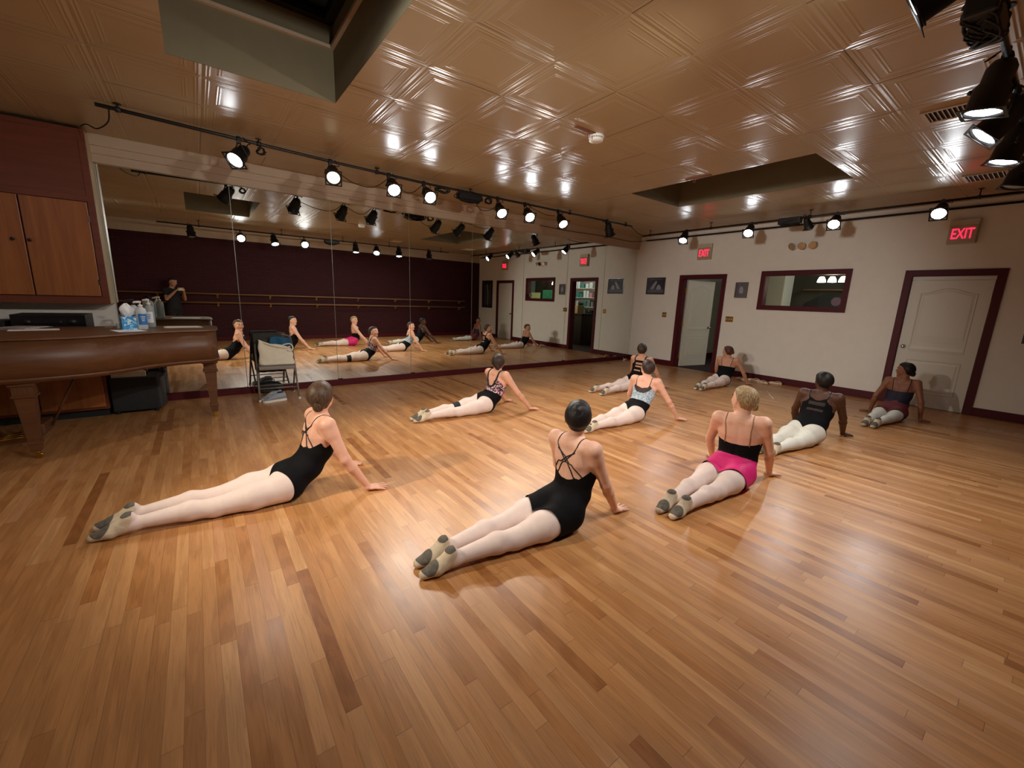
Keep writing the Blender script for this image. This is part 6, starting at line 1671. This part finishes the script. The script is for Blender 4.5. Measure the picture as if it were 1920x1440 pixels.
mb = MB(); mb.box((0.22, -0.85, 0), (0.25, 0.85, 2.3)); mb.box((-0.12, -0.85, 0), (0.22, -0.82, 2.3)); mb.box((-0.12, 0.82, 0), (0.22, 0.85, 2.3)); mb.build('carcass', M_WHITE, shf)
for z in (0.1, 0.5, 0.9, 1.25, 1.6, 1.95, 2.27): MB().box((-0.12, -0.82, z), (0.22, 0.82, z + 0.02)).build('shelf_board', M_WHITE, shf)
rn = random.Random(11)
GC = [mat('goods_%s' % n, c, 0.5) for n, c in (('black', lin(26, 26, 28)), ('white', lin(220, 224, 222)), ('teal', lin(60, 130, 126)), ('grey', lin(120, 124, 122)), ('pink', lin(196, 140, 150)))]
k = 0
for lev, z in (('bottom', 0.12), ('second', 0.52), ('third', 0.92), ('fourth', 1.27), ('fifth', 1.62), ('top', 1.97)):
    y = -0.81; i = 0
    while True:
        w = rn.uniform(0.09, 0.2); hgt = rn.uniform(0.12, 0.27)
        if y + w > 0.81: break
        mb = MB(); mb.box((-0.10, 0, 0), (rn.uniform(0.05, 0.15), w - 0.015, hgt), None, 0.008); 
        o = mb.build('merchandise_box', GC[rn.choice([0, 0, 1, 1, 1, 2, 3, 4])]); o.location = (12.0, 2.15 + y, z + 0.001)
        tag(o, 'boxed goods on the %s board of the lobby shop shelf' % lev, 'box', 'boxed goods on the %s shelf board' % lev)
        y += w + rn.uniform(0.005, 0.05); k += 1
dk = empty('reception_desk', (10.6, 3.2, 0), 0, 'dark reception desk beyond the open doorway, seen in the mirror', 'desk')
MB().box((-0.3, -0.7, 0), (0.3, 0.7, 1.02), None, 0.01).build('desk_body', M_LWOOD, dk); MB().box((-0.34, -0.74, 1.02), (0.34, 0.74, 1.06), None, 0.008).build('desk_top', M_LWOOD, dk)
bx = boxobj('cardboard_box', (-0.16, -0.2, 0), (0.16, 0.2, 0.26), mat('tan_cardboard', lin(196, 172, 118), 0.8), None, 0.004); bx.location = (10.6, 3.35, 1.061); tag(bx, 'tan cardboard box on the lobby reception desk', 'box')
# shelf of green boxes and a pale board seen through the window in the mirror
gs = empty('green_rack', (11.0, 1.35, 0), 0, 'rack of green boxes beyond the window, seen in the mirror', 'rack')
mb = MB(); mb.box((0.2, -0.36, 0), (0.23, 0.36, 2.3)); mb.box((-0.02, -0.36, 0), (0.2, -0.34, 2.3)); mb.box((-0.02, 0.34, 0), (0.2, 0.36, 2.3)); mb.build('carcass', M_LWOOD, gs)
M_GB = mat('green_carton', lin(70, 150, 108), 0.6, noise=0.1)
for j in range(5):
    for i in range(3):
        o = boxobj('green_carton', (0, 0, 0), (0.2, 0.20, 0.105), M_GB, None, 0.004); o.location = (10.99, 1.04 + i * 0.21, 1.30 + j * 0.107 + 0.021); tag(o, 'green carton stacked in the lobby rack, seen through the window in the mirror', 'carton', 'green cartons in the lobby rack')
MB().box((-0.02, -0.34, 1.30), (0.2, 0.34, 1.32)).build('shelf_board', M_LWOOD, gs)
pb = boxobj('pale_board', (-0.015, -0.30, 0), (0.015, 0.30, 1.75), mat('cream_yellow_board', lin(216, 210, 140), 0.7), None, 0.004); pb.location = (11.0, 0.60, 0.0); tag(pb, 'tall cream-yellow board standing beyond the window, seen in the mirror', 'board')
# white cupboard and plant beyond the window, directly seen
wc = empty('tall_cupboard', (11.4, 4.40, 0), 0, 'tall white cupboard beyond the left part of the viewing window', 'cupboard')
MB().box((-0.2, -0.20, 0), (0.3, 0.20, 2.35), None, 0.008).build('body', M_WHITE, wc); MB().box((-0.215, -0.19, 0.1), (-0.2, 0.19, 2.3), None, 0.003).build('cupboard_door', M_DOOR, wc)
sh_ = empty('wall_shelf', (LX, 3.6, 1.95), 0, 'long wooden wall shelf under the glowing lamps beyond the window', 'shelf')
MB().box((-0.25, -0.5, -0.03), (0, 0.5, 0), None, 0.004).build('board', M_BARRE, sh_)
ar = MB()
poly = [(-0.55, 0)] + [(-0.55 + 1.1 * q / 16, 0.75 + 0.25 * math.sin(PI * q / 16)) for q in range(17)] + [(0.55, 0)]
ar.prism(poly, 0, 0.04, Matrix.Translation((LX - 0.045, 3.55, 0.85)) @ Matrix(((0, 0, 1, 0), (-1, 0, 0, 0), (0, 1, 0, 0), (0, 0, 0, 1)))); a_ = ar.build('dark_board', mat('dark_arched_board', lin(24, 22, 22), 0.4)); tag(a_, 'dark arched board on the far lobby wall beyond the window', 'board')
# framed photographs on the lobby wall by the open door leaf
for k, (x, z, lab) in enumerate(((11.0, 1.85, 'upper framed photograph on the lobby wall past the open door'), (11.05, 1.35, 'lower framed photograph on the lobby wall past the open door'))):
    t_ = empty('framed_photo', (x, 6.15, z), 0, lab, 'picture', 'framed photographs in the lobby'); boxobj('frame', (-0.2, -0.025, -0.2), (0.2, 0, 0.2), M_WHITE, t_); boxobj('print', (-0.13, -0.027, -0.12), (0.13, -0.024, 0.13), M_PRD, t_)
